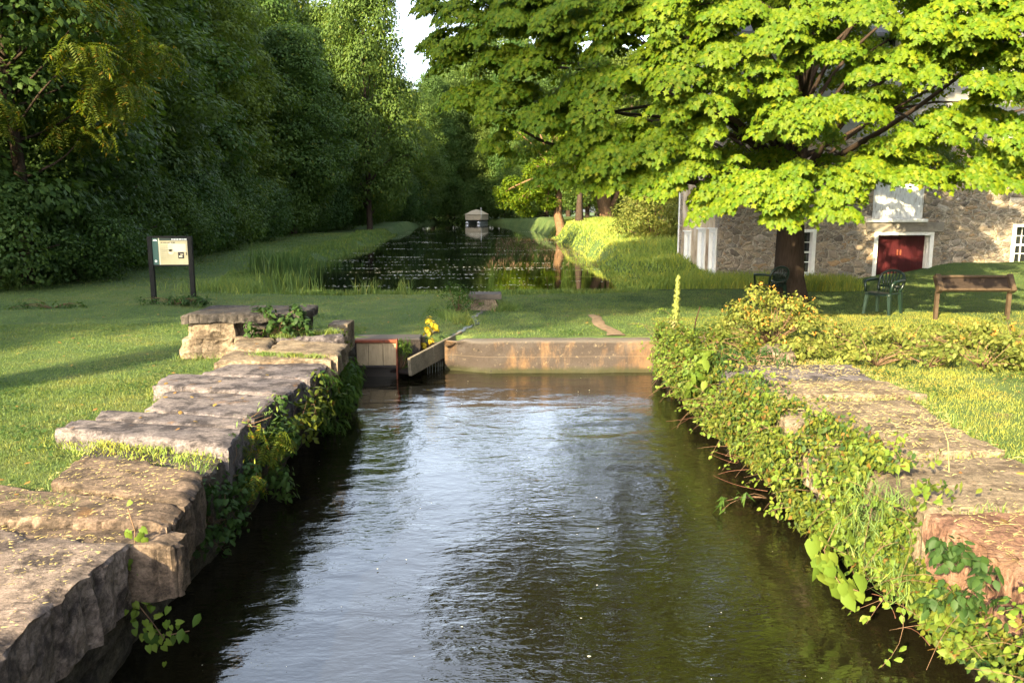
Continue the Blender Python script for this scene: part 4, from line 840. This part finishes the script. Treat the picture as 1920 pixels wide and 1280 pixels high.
# longer grass at edges of stones and in the joints between the slabs
def edge_keep(x, y):
    a = on_stone(x+.1, y)|on_stone(x-.1, y)|on_stone(x, y+.1)|on_stone(x, y-.1); return a
lawn('edge_grass', [scatter(-5.5, -1.9, 2.5, 12, 26000, edge_keep), scatter(2.4, 4.8, 2, 9.2, 20000, edge_keep)], .1, .007, M['tall_blade'], .7, 2)
def tuft(name, pts, H, label, mat='tall_blade', n=260, r=.12, W=.008, cat='grass tuft', lean=1.1, group=None):
    P = []; 
    for q in pts: P.append(np.stack([q[0]+rng.normal(size=n)*r, q[1]+rng.normal(size=n)*r*.6, np.full(n, q[2])], -1))
    P = np.concatenate(P); o = blades(name, P, H*(.4+.7*rng.random(len(P))), W, M[mat], lean, segs=2); return tag(o, label, cat, group)
tuft('grass_tuft', [atz(px, py, .79) for px, py in ((175,838),(210,836),(250,842),(285,845),(320,856),(350,866))], .055, 'yellowed grass tuft growing over the low dark slab', 'meadow_blade', n=150, r=.17)
tuft('grass_tuft', [atz(px, py, .8) for px, py in ((-20,950),(30,948),(75,952),(115,955))], .09, 'bright grass tuft at the left edge between the two nearest brown slabs', n=240, r=.06)
tuft('grass_tuft', [atz(px, py, .92) for px, py in ((500,665),(545,667),(590,669))], .06, 'golden grass fringe along the rounded tan slab', n=260, r=.09)
tuft('grass_tuft', [atz(px, py, .95) for px, py in ((535,632),(560,628),(590,628),(620,626))], .12, 'green grass tuft on the thin far slab of the left wall', n=260, r=.08)
tuft('grass_tuft', [atz(px, py, .84) for px, py in ((372,884),)], .12, 'few long grass blades at the corner of the low dark slab', n=25, r=.05)
# dry clippings over the right slabs
n = 9500; x = rng.uniform(2.6, 4.4, n); y = rng.uniform(.8, 9.0, n); d = fbm(np.stack([x*1.4, y*3.5, 0*x], -1), 4); m = on_stone(x, y) & (d > rng.uniform(-.45, .25, n)); x, y = x[m], y[m]; n = len(x)
a = rng.normal(size=n)*.7+.1; ln_ = .018+.05*rng.random(n)**3; z = .832+.012*rng.random(n); dx, dy = np.cos(a)*ln_, np.sin(a)*ln_; wv_ = .0022
V = np.stack([np.stack([x, y-wv_, z], -1), np.stack([x+dx, y+dy, z+.012*rng.normal(size=n)], -1), np.stack([x, y+wv_, z+.004], -1)], 1).reshape(-1, 3)
tag(link('dry_grass_clippings', mesh_k('dry_grass_clippings', V, np.arange(3*n).reshape(-1, 3)), M['dry']), kind='stuff')
n = 2600; x = rng.uniform(-3.6, -1.95, n); y = rng.uniform(2.6, 5.6, n); m = on_stone(x, y); x, y = x[m], y[m]; n = len(x); a = rng.normal(size=n)*.9; ln_ = .01+.03*rng.random(n)**2; zt_ = np.zeros(n)
for q_, z_ in QUADS: mm = pip(x, y, q_); zt_[mm] = np.maximum(zt_[mm], z_)
z = zt_+.008; V = np.stack([np.stack([x, y-.0018, z], -1), np.stack([x+np.cos(a)*ln_, y+np.sin(a)*ln_, z+.006], -1), np.stack([x, y+.0018, z+.003], -1)], 1).reshape(-1, 3)
tag(link('dry_grass_clippings', mesh_k('dry_grass_clippings', V, np.arange(3*n).reshape(-1, 3)), M['dry']), kind='stuff')
cx_ = [(rng.uniform(-7, -3), rng.uniform(5, 16)) for _ in range(26)]+[(rng.uniform(-1, 5), rng.uniform(13, 19)) for _ in range(16)]+[(rng.uniform(4.4, 8), rng.uniform(5, 14)) for _ in range(14)]
P = np.concatenate([np.stack([a_+rng.normal(size=170)*.22, b_+rng.normal(size=170)*.2, np.zeros(170)], -1) for a_, b_ in cx_]); P = P[~in_lock(P[:, 0], P[:, 1]) & ~on_stone(P[:, 0], P[:, 1]) & ~((P[:, 1] > 12.3) & (P[:, 1] < 12.8))]; P[:, 2] = gz(P[:, 0], P[:, 1])+.025+.02*rng.random(len(P))
tag(leaves('clover_leaves', P, rdir(len(P))*.5+np.array([0, 0, 1.]), rdir(len(P)), .028*(.7+.8*rng.random(len(P))), OVATE, M['shrub']), kind='stuff')
x = np.concatenate([rng.uniform(-8, 8, 420), rng.uniform(-3.4, -1.95, 46), rng.uniform(2.6, 4, 12)]); y = np.concatenate([rng.uniform(5, 20, 420), rng.uniform(3, 10, 46), rng.uniform(4, 9, 12)]); m = ~in_lock(x, y) & (pond_d(x, y) < -.2) & ~((y > 12.3) & (y < 12.8)); x, y = x[m], y[m]
zt_ = gz(x, y)+.035
for q_, z_ in QUADS: mm = pip(x, y, q_); zt_[mm] = np.maximum(zt_[mm], z_+.012)
Mfa = leaf_mat('fallen leaf', (.22, .15, .04), (.16, .08, .03), .15); tag(leaves('fallen_leaves', np.stack([x, y, zt_], -1), rdir(len(x))*.3+np.array([0, 0, 1.]), rdir(len(x)), .05*(.6+.7*rng.random(len(x))), OVATE, Mfa), kind='stuff')
# pond margins
PB = []
def shore(side, off0, off1, y0, y1, n):
    y = y0+(y1-y0)*rng.random(n)**1.5; e = np.interp(y, PY, PL if side < 0 else PR); x = e+side*rng.uniform(off0, off1, n); return np.stack([x, y, np.maximum(gz(x, y), .3)-.01], -1)
P = shore(-1, -.35, 1.6, 21, 75, 16000); k_ = pat(P, .45, 5); P = P[k_ > -.2]
tag(blades('bank_grass', P, np.interp(P[:, 1], [21, 34], [.1, .22])*(.4+.8*rng.random(len(P)))*(1+.7*pat(P, .6, 1)), .022+.0004*P[:, 1], M['tall_blade'], .5, segs=2), kind='stuff')
P = shore(1, -.3, 6.5, 21, 70, 52000); P = P[~((P[:, 0] > BX-.1) & (P[:, 1] > BY-.4) & (P[:, 1] < BY+6))]
tag(blades('meadow_grass', P, np.interp(P[:, 0]-np.interp(P[:, 1], PY, PR), [-.3, .8, 3], [.12, .2, .36])*(.4+.8*rng.random(len(P)))*(1+.5*pat(P, .6, 1)), .02+.0006*P[:, 1], M['meadow_blade'], .55, segs=2), kind='stuff')
P = np.concatenate([np.stack([rng.uniform(-5.2, -.6, 4200), rng.normal(20.55, .16, 4200), np.full(4200, .38)], -1), np.stack([rng.uniform(.3, 4.6, 4200), rng.normal(20.6, .18, 4200), np.full(4200, .38)], -1)])
P = P[pat(P, .9, 3) > -.1]
tag(blades('bank_grass', P, .17*(.4+.8*rng.random(len(P))), .018, M['tall_blade'], .6, segs=2), kind='stuff')
def reeds(name, px, py, D, n, H, r, label, mat='tall_blade', W=.022, lean=.35, cat='reeds'):
    c = aty(px, py, D); P = np.stack([c[0]+rng.normal(size=n)*r, D+rng.normal(size=n)*r*.7, 0*np.zeros(n)], -1); P[:, 2] = np.maximum(gz(P[:, 0], P[:, 1]), .32)-.02; P = P[np.lexsort((P[:, 1], P[:, 0]))]
    return tag(blades(name, P, H*(.45+.6*rng.random(n)), W, M[mat], lean, segs=2), label, cat)
reeds('reed_clump', 524, 495, 25.5, 620, 1.1, .42, 'dark green cattail clump on the left bank of the pond', 'reed_dark', .035, .3)
reeds('reed_clump', 537, 545, 21.6, 260, .78, .34, 'light green iris clump at the near left corner of the pond', 'tall_blade', .03, .3)
reeds('reed_clump', 690, 552, 20.7, 70, .62, .2, 'thin upright reeds at the near pond edge', 'tall_blade', .025, .4)
reeds('reed_clump', 757, 555, 20.6, 70, .62, .11, 'small pale reed fan beside the open pond edge', 'tall_blade', .025, .5)
reeds('weed_clump', 455, 530, 20.8, 1500, .4, .75, 'yellow green tall weeds to the right of the information sign', 'tall_blade', .016, .6, 'weeds')
reeds('weed_clump', 560, 468, 32, 700, .42, .8, 'dull brownish green weeds on the left pond bank', 'reed_dark', .02, .5, 'weeds')
# pond weed
n = 5200; y = 22+44*rng.random(n)**1.2; e = np.interp(y, PY, PR); x = e-np.abs(rng.uniform(-.1, 1, n))**1.2*4.8; P = np.stack([x, y, 0*x+.325], -1); P = P[~np.isnan(x)]; P = P[(pat(P*np.array([.35, 2.2, 1]), .9, 8) > .02) & (P[:, 1] > 29)]
tag(blades('pond_weed', P, .16*(.3+rng.random(len(P))), .022, M['pondstem'], .8), kind='stuff')
P = []; 
for i in range(70):
    y = 21.5+70*rng.random()**1.6; a, c = np.interp(y, PY, PL), np.interp(y, PY, PR); x = rng.uniform(a+.3, c-.3); m_ = int(rng.uniform(8, 60)); L_ = rng.uniform(.3, 1.5)
    P.append(np.stack([x+rng.normal(size=m_)*L_, y+rng.normal(size=m_)*.12, 0*np.zeros(m_)+.336], -1))
P = np.concatenate(P); P = P[pond_d(P[:, 0], P[:, 1]) > .2]; n = len(P); up = np.tile([0, 0, 1.], (n, 1))+rdir(n)*.03
Mfl = leaf_mat('floating duckweed', (.32, .34, .27), (.5, .5, .42), .1); tag(leaves('floating_duckweed', P, up, rdir(n)*np.array([1, 1, 0])+1e-4, .05+.08*rng.random(n), DIAMOND, Mfl), kind='stuff')
# foam flecks on the lock water
n = 110; x = rng.uniform(-1.7, 2.2, n); y = rng.uniform(2.6, 12, n); P = np.stack([x, y, 0*x+.018], -1); Mf = leaf_mat('foam', (.5, .5, .45), (.6, .6, .55), .1)
tag(leaves('foam_flecks', P, np.tile([0, 0, 1.], (n, 1))+rdir(n)*.05, rdir(n)*np.array([1, .3, 0])+1e-4, .006+.018*rng.random(n)**4, HEART, Mf), kind='stuff')
# ---- leafy things
def plant(name, label, cat, loc, clumps, size, mat, tmpl=OVATE, per=900, stem='twig', up=.5, group=None, droop=.5, extra=None, flat=.8, sr=.006):
    o = empty(name, loc, label, cat, group); mb = MB()
    for c_, r_ in clumps: limb(mb, (0, 0, 0), c_, sr, sr*.4, .1, 5, 4)
    mb.build('stems', M[stem], o); q = [clump(c_, (r_, r_, r_*flat), max(8, int(per*r_*r_)), up, .3, -1, droop) for c_, r_ in clumps]
    P, Nn, U = (np.concatenate([t[j] for t in q]) for j in range(3)); leaves('foliage', P, Nn, U, size*(.6+.7*rng.random(len(P))), tmpl, M[mat], o)
    return o, P
def ccl(n, R, rr, z0=0.0): return [(np.array([rng.normal()*R[0]*.5, rng.normal()*R[1]*.5, z0+abs(rng.random())*R[2]]), rr*(.7+.6*rng.random())) for _ in range(n)]
p = aty(1443, 640, 11.3); z = float(gz(p[0], 11.3))
cs_ = []
for i in range(60):
    a = rng.random()*6.283; r = rng.random()**.5; cs_.append((np.array([.84*r*math.cos(a), .5*r*math.sin(a), .12+.72*(1-r**2.2)*rng.random()**.35]), .16))
o, P = plant('flowering_bush', 'big bush covered in orange yellow blossoms in front of the maple trunk', 'bush', (p[0], 11.3, z), cs_, .055, 'yellow_shrub', OVATE, 1900, up=.35)
q = P[(P[:, 2] > .3) | (rng.random(len(P)) < .2)]; q = q[rng.choice(len(q), 130, False)]; q = q+nrm(q-np.array([0, 0, .2]))*.04
Pq = np.repeat(q, 5, 0)+rng.normal(size=(len(q)*5, 3))*.011; leaves('blossoms', Pq, rdir(len(Pq))+np.array([0, -.6, .5]), rdir(len(Pq)), .025, OVATE, M['blossom'], o)
# low yellow weeds in front of the lawn, each plant a thing
for i, (px, py, D, rx, rz_) in enumerate([(1550,675,10.2,.42,.34),(1640,694,9.2,.5,.4),(1740,694,9.1,.5,.42),(1840,694,9.0,.52,.42),(1930,694,9.0,.5,.42),(1700,655,10.6,.5,.32),(1810,650,10.8,.5,.34),(1900,650,10.8,.5,.36),(1590,640,11.2,.4,.26),(1500,690,9.9,.34,.3)]):
    p = aty(px, py, D); z = float(gz(p[0], D)); cc_ = [(np.array([rng.uniform(-rx, rx), rng.uniform(-.4, .4), rng.random()*rz_*.9+.03]), .13) for _ in range(26) if rng.random() < .9]; kx = rng.uniform(.35, 1.25); cc_ = [(v*np.array([1, 1, kx]), r_*rng.uniform(.45, 1.35)) for v, r_ in cc_]
    o, P = plant('leafy_weed', 'sunlit yellow green weeds with broad leaves in the bed before the brown display panel', 'weeds', (p[0], D, z), cc_, .062, 'yellow_shrub', OVATE, 1700, group='weeds in the bed at the right', up=.3)
    q = P[P[:, 2] > rz_*.6]; q = q[rng.choice(len(q), min(3, len(q)), False)]; Pq = np.repeat(q, 6, 0)+rng.normal(size=(len(q)*6, 3))*.014+np.array([0, 0, .07]); leaves('blossoms', Pq, rdir(len(Pq))+np.array([0, -.4, .6]), rdir(len(Pq)), .036, OVATE, M['blossom'], o)
# tall flower spike
p = aty(1264, 668, 11.2); zb_ = .62; o = empty('mullein_spike', (p[0], 11.2, zb_), 'tall pale yellow flower spike standing at the right wall end', 'flower'); m = MB(); m.tube([(0,0,0),(.0,0,.5),(.02,0,.98)], [.014,.014,.006], 6); m.build('stem', M['yellow_shrub'], o)
t = rng.random(900); a = rng.random(900)*6.283; rr_ = (.058*(1-.6*t))*(.55+.6*(np.sin(t*47)*np.cos(a*2+t*9)))+.012; P = np.stack([.02*t+rr_*np.cos(a), rr_*np.sin(a), .36+.66*t], -1); leaves('flower_head', P, np.stack([np.cos(a), np.sin(a), .4+0*a], -1), np.tile([0,0,1.], (900,1))+rdir(900)*.4, .03, OVATE, M['pale_flower'], o)
t = rng.random(26); a = rng.random(26)*6.283; P = np.stack([.07*np.cos(a), .07*np.sin(a), .05+.35*t], -1); leaves('lower_leaves', P, np.stack([np.cos(a)*.2, np.sin(a)*.2, 1+0*a], -1), np.stack([np.cos(a), np.sin(a), -.2+0*a], -1), .15, LANCE, M['dry'], o)
p = aty(1300, 625, 12.0); tag(MB().tube([(p[0], 12, p[2]-.1), (p[0]+.03, 12, p[2]+.2), (p[0]+.09, 12, p[2]+.42)], [.011,.01,.006], 6).build('dead_stalk', M['red_twig']), 'short reddish dead stalk beside the flower spike', 'stalk')
p = aty(1292, 635, 12.0)
plant('weed_clump', 'dark green weeds at the foot of the flowering bush', 'weeds', (aty(1330, 632, 11.6)[0], 11.6, .62), ccl(16, (.4,.3,.2), .12), .06, 'shrub', OVATE, 1500)
# sapling in the flume
p = aty(803, 655, 12.7); plant('sapling', 'small yellow leaved sapling growing in the flume', 'sapling', (p[0], 12.7, .3), [(np.array([-.06,0,.1]),.06),(np.array([.05,0,.18]),.06),(np.array([.0,0,.33]),.08),(np.array([.1,0,.42]),.08),(np.array([.02,.02,.5]),.07)], .075, 'yellow_leaf', OVATE, 4200, flat=1, sr=.004)
p = aty(752, 670, 12.2); plant('weed_clump', 'green weeds hanging between the sluice gate and the flume', 'weeds', (p[0], 12.2, .1), [(np.array([rng.normal()*.07, rng.normal()*.06, .05+.45*rng.random()]), .1) for _ in range(16)], .07, 'fern', LANCE, 3200, droop=1.1)
p = aty(865, 590, 16.2); o, P = plant('weed_clump', 'tangled grey green weeds beside the culvert head', 'weeds', (aty(858, 590, 16.0)[0], 16.0, .48), [(np.array([rng.normal()*.24, rng.normal()*.2, .06+.5*rng.random()]), .15) for _ in range(26)], .075, 'fern', LANCE, 1500, droop=.2)
tuft('grass_tuft', [(-.75+.1*i, 15.6-.25*i, .46) for i in range(6)], .32, 'long grass along the rivulet left of the culvert', n=130, r=.12, W=.012)
tuft('grass_tuft', [(.45, 16.4, .46), (.6, 16.6, .46), (.5, 16.9, .46)], .3, 'long grass to the right of the culvert head', n=160, r=.12, W=.012)
# weeds on the tall block and by the sign
plant('weed_clump', 'leafy weeds growing over the dark recessed block', 'weeds', (-2.65, 10.22, .98), [(np.array([rng.uniform(-.35, .45), rng.normal()*.07, rng.uniform(-.05, .32)]), .1) for _ in range(24)], .06, 'dark_creeper', HEART, 2200)
plant('weed_clump', 'low green weeds at the foot of the information sign', 'weeds', (aty(330, 568, 16.9)[0], 16.9, .6), [(np.array([rng.uniform(-.75, .65), rng.normal()*.12, .03+rng.random()*.1]), .13) for _ in range(26)], .06, 'shrub', OVATE, 1300)
plant('weed_clump', 'low dark weed patch in the lawn left of the sign', 'weeds', (aty(100, 580, 16.2)[0], 16.2, .6), [(np.array([rng.uniform(-1, .7), rng.normal()*.1, .03+rng.random()*.06]), .11) for _ in range(20)], .055, 'shrub', OVATE, 1200)
# ---- growth on the left lock wall
def wallplant(px, py, x, spread, n, size, mat, label, tmpl=OVATE, per=1500, r=.12, name='wall_plant', droop=.7, up=.4, sr=.0035):
    c = atx(px, py, x); cc_ = [(np.array([rng.normal()*.06, rng.normal()*spread[0], rng.normal()*spread[1]]), r) for _ in range(n)]; cc_ = [(v, r_) for v, r_ in cc_ if v[2]+c[2] > .03 and v[2]+c[2] < .95]
    return plant(name, label, 'plant', (x-.12 if x < 0 else x+.3, c[1], c[2]), [(v+np.array([.12 if x < 0 else -.3, 0, 0]), r_) for v, r_ in cc_], size, mat, tmpl, per, up=up, droop=droop, sr=sr)
wallplant(642, 735, -1.72, (.55,.2), 40, .1, 'fern', 'lush drooping leafy plant at the far end of the left wall', LANCE, 2300, .16, droop=1.0)
wallplant(635, 660, -1.85, (.4,.1), 14, .05, 'creeper', 'small weeds rooted in the top edge near the sluice gate', OVATE, 1500, .1)
wallplant(592, 765, -1.7, (.4,.13), 24, .06, 'creeper', 'sprawling weed with yellowish leaves on the left wall', OVATE, 1000, .14)
wallplant(525, 838, -1.78, (.32,.15), 24, .062, 'shrub', 'dense dark green weed bush low on the left wall', OVATE, 1700, .13)
wallplant(492, 870, -1.75, (.2,.08), 10, .16, 'walnut', 'yellowish fern hanging low on the left wall', FROND, 420, .1)
wallplant(435, 925, -1.84, (.25,.13), 22, .045, 'dark_creeper', 'small leaved ivy patch on the left wall', HEART, 2000, .1)
wallplant(405, 985, -1.86, (.18,.16), 16, .045, 'dark_creeper', 'ivy trailing below the jutting brown slab', HEART, 1700, .09)
wallplant(480, 800, -1.86, (.3,.1), 12, .045, 'tall_blade', 'thin weeds in the wall joint under the broad grey slab', LANCE, 900, .1)
def vine(name, label, pts, size, mat, n, tmpl=HEART, sp=.03, stem='twig', r=.003):
    o = empty(name, pts[0], label, 'vine'); p0 = np.array(pts[0]); L = [np.array(p)-p0 for p in pts]; MB().tube(L, r, 5).build('stem', M[stem], o)
    t = rng.random(n)**.8*(len(L)-1); i = np.minimum(t.astype(int), len(L)-2); f = (t-i)[:, None]; A_ = np.array(L); P = A_[i]*(1-f)+A_[i+1]*f+rng.normal(size=(n, 3))*sp
    leaves('leaves', P, rdir(n)*.5+np.array([.3, -.7, .5]), rdir(n)*.5+np.array([0, 0, -.8]), size*(.7+.5*rng.random(n)), tmpl, M[mat], o); return o
q = atz(243, 1000, .84)
vine('hanging_vine', 'bright sprig of round leaves hanging before the jutting brown slab', [(q[0], q[1], .98), (q[0]+.02, q[1]+.02, .85), (q[0]+.03, q[1]-.03, .7), (q[0]+.02, q[1]-.02, .55), (q[0]+.06, q[1], .42)], .042, 'bright_creeper', 40)
q = atx(262, 1165, -1.86); vine('hanging_vine', 'round leaved vine hanging low in front of the dark left wall', [(q[0]-.05, q[1], q[2]+.22), (q[0], q[1], q[2]+.1), (q[0]+.08, q[1]-.02, q[2]), (q[0]+.14, q[1]-.04, q[2]-.08)], .04, 'bright_creeper', 42, sp=.045)
q = atx(345, 1195, -1.62); vine('hanging_vine', 'sprig of larger bluish leaves near the water at the lower left', [(q[0]-.25, q[1]+.1, q[2]-.02), (q[0]-.1, q[1]+.03, q[2]), (q[0]+.03, q[1], q[2]+.04)], .075, 'fern', 9, OVATE, .03)
# ---- the tangle over the right lock wall
def tangle(n, y0, y1, zlo, zhi, prot, seed):
    y = y0+(y1-y0)*rng.random(n)**.85; s = rng.random(n); lump = fbm(np.stack([y*1.6, s*2.2, 0*y+seed], -1), 3); edge = .1+.18*fbm(np.stack([y*2.2, 0*y, 0*y+seed+5], -1), 3)
    ztop = zhi+.12*fbm(np.stack([y*1.3, 0*y+2, 0*y], -1), 3); zz = np.maximum(zlo+edge, .02)+(ztop-zlo-edge)*s
    prot = prot*(.25+.75*ss(11.9, 8.5, y)); bulge = prot*np.sin(math.pi*np.clip(.15+.8*s, 0, 1))*(.75+.9*lump); over = np.maximum(0, s-.82)*.5
    x = 2.66-bulge+over*rng.random(n)+rng.normal(size=n)*.035+rng.exponential(.085, n)
    blk = ~((y > 3.35) & (y < 4.45) & (zz > .5)); hole = blk & (fbm(np.stack([y*3.2, zz*5, 0*y+seed*2], -1), 3) > -.3); y, zz, x = y[hole], zz[hole], x[hole]; n = len(y)
    Nn = np.stack([-.75+0*y, -.3+0*y, .55+0*y], -1)+rdir(n)*.8; U = np.stack([-.4+0*y, -.1+0*y, -.6+0*y], -1)+rdir(n)*.7
    return np.stack([x, y, zz], -1), Nn, U
for nm, n_, mt, tm_, sz, pr_, sd in (('creeper_tangle', 27000, 'creeper', OVATE, .042, .3, 1), ('creeper_tangle', 9000, 'dark_creeper', OVATE, .045, .26, 1), ('creeper_tangle', 9000, 'bright_creeper', HEART, .05, .34, 1), ('creeper_tangle', 2600, 'red_creeper', OVATE, .04, .3, 1), ('creeper_tangle', 12000, 'creeper', LANCE, .06, .35, 1)):
    P, Nn, U = tangle(n_, 2.1, 11.9, .05, .9, pr_, sd)
    if mt in ('bright_creeper', 'red_creeper'):
        kk = pat(P*np.array([1, 1, 2.]), 1.5, 9 if mt[0] == 'b' else 4) > .02; P, Nn, U = P[kk], Nn[kk], U[kk]
    tag(leaves(nm, P, Nn, U, sz*(.55+.8*rng.random(len(P))), tm_, M[mt]), kind='stuff')
Ps = []; m = MB()
for i in range(150):
    y = rng.uniform(2.2, 11.5); z = rng.uniform(.2, .95); a = np.array([2.5+.3*(z > .8), y, z]); e = a+np.array([-rng.uniform(.1, .34), rng.normal()*.22, rng.uniform(-.25, .22)]); e[2] = max(e[2], .05)
    pts = limb(m, a, e, .0025, .001, .12, 6, 4); kq = int(rng.integers(7, 15)); pts = np.array(pts); t = rng.random(kq)*4.99; j = t.astype(int); Ps.append(pts[j]+(pts[j+1]-pts[j])*(t-j)[:, None]+rng.normal(size=(kq, 3))*.02)
tag(m.build('creeper_stems', M['twig']), kind='stuff'); P = np.concatenate(Ps); P = P[~((P[:, 1] > 3.35) & (P[:, 1] < 4.45) & (P[:, 2] > .5))]; n = len(P)
tag(leaves('creeper_shoots', P, rdir(n)*.6+np.array([-.4, -.3, .6]), rdir(n)*.6+np.array([-.3, 0, -.6]), .045*(.6+.7*rng.random(n)), OVATE, M['bright_creeper']), kind='stuff')
y = rng.uniform(2.2, 5.8, 5000); P = np.stack([2.62-rng.random(5000)*.3, y, .3+.55*rng.random(5000)], -1); P = P[(pat(P, 1.7, 6) > .05) & ~((P[:, 1] > 3.35) & (P[:, 1] < 4.45) & (P[:, 2] > .42))]
tag(blades('wall_grass', P, .16, .006, M['tall_blade'], 1.3, segs=2), kind='stuff')
m = MB()
for i in range(34):
    y = rng.uniform(2.3, 11.5); z = rng.uniform(.15, .8); a = np.array([2.62, y, z]); e = a+np.array([-rng.uniform(.25, .5), rng.normal()*.35, rng.uniform(-.3, .12)]); e[2] = max(e[2], .04); limb(m, a, e, .003, .001, .1, 6, 4)
tag(m.build('creeper_stems', M['twig']), kind='stuff')
def rplant(px, py, x, n, spread, size, mat, label, tmpl, per, r=.1, name='wall_plant', **kw): 
    return wallplant(px, py, x, spread, n, size, mat, label, tmpl, per, r, name, **kw)
q = atx(1545, 1040, 2.2); vine('broad_leaf_vine', 'vine with large heart shaped pale green leaves hanging over the water', [(2.5, q[1]+.15, .62), (2.32, q[1]+.12, .5), (2.22, q[1]+.05, .36), (2.2, q[1]-.1, .3), (2.2, q[1]-.26, .27), (2.24, q[1]-.4, .3)], .105, 'bright_creeper', 44, sp=.05)
rplant(1800, 1050, 2.33, 34, (.1,.17), .055, 'dark_creeper', 'dark green creeper below the red brown block at the right', OVATE, 2600, .07, 'dark_vine', droop=.9, sr=.0012)
rplant(1375, 935, 2.1, 4, (.06,.03), .09, 'fern', 'small sprig of long leaves sticking out over the water', LANCE, 1500, .06, 'leaf_sprig')
rplant(1310, 720, 2.5, 16, (.25,.12), .13, 'bright_creeper', 'tall weeds with long pale leaves at the far right wall end', OVATE, 700, .13, 'broad_leaf_weed', up=.1)
rplant(1275, 690, 2.72, 22, (.3,.12), .05, 'creeper', 'brownish weeds over the corner where the weir meets the right wall', OVATE, 1500, .14, 'corner_weeds')
plant('weed_clump', 'dark green curled weeds on the far right slab', 'weeds', (3.05, 8.9, .82), [(np.array([rng.uniform(-.4, .5), rng.normal()*.14, .02+rng.random()*.1]), .11) for _ in range(24)], .075, 'dark_creeper', LANCE, 1700, droop=.9)
plant('weed_clump', 'brownish green weeds above the right wall behind the curled weeds', 'weeds', (2.75, 10.1, .7), [(np.array([rng.uniform(-.2, .8), rng.normal()*.3, .05+rng.random()*.2]), .13) for _ in range(30)], .06, 'creeper', OVATE, 1400)
for i, (px, py, x) in enumerate([(1255,803,2.12),(1330,850,2.1),(1345,900,2.12),(1665,1130,2.12),(1705,1195,2.05)]):
    q = atz(px, py, .1); m = MB()
    for j in range(2): 
        e = q+np.array([-.04*j*rng.random(), rng.normal()*.08, rng.normal()*.04+.02]); limb(m, (2.5, q[1]+.25*rng.normal(), q[2]+.12*rng.random()), e, .0032, .0012, 0, 6, 4)
    tag(m.build('dead_twig', M['red_twig']), 'reddish bare twigs poking out of the creepers over the water', 'twig', 'reddish twigs on the right wall')
q = atz(1780, 880, .82); tag(blades('dry_stalk', np.array([[q[0], q[1], .8]]), np.array([.4]), .008, M['dry'], .9, segs=2), 'long pale dry grass stem leaning over the right slabs', 'grass stem')
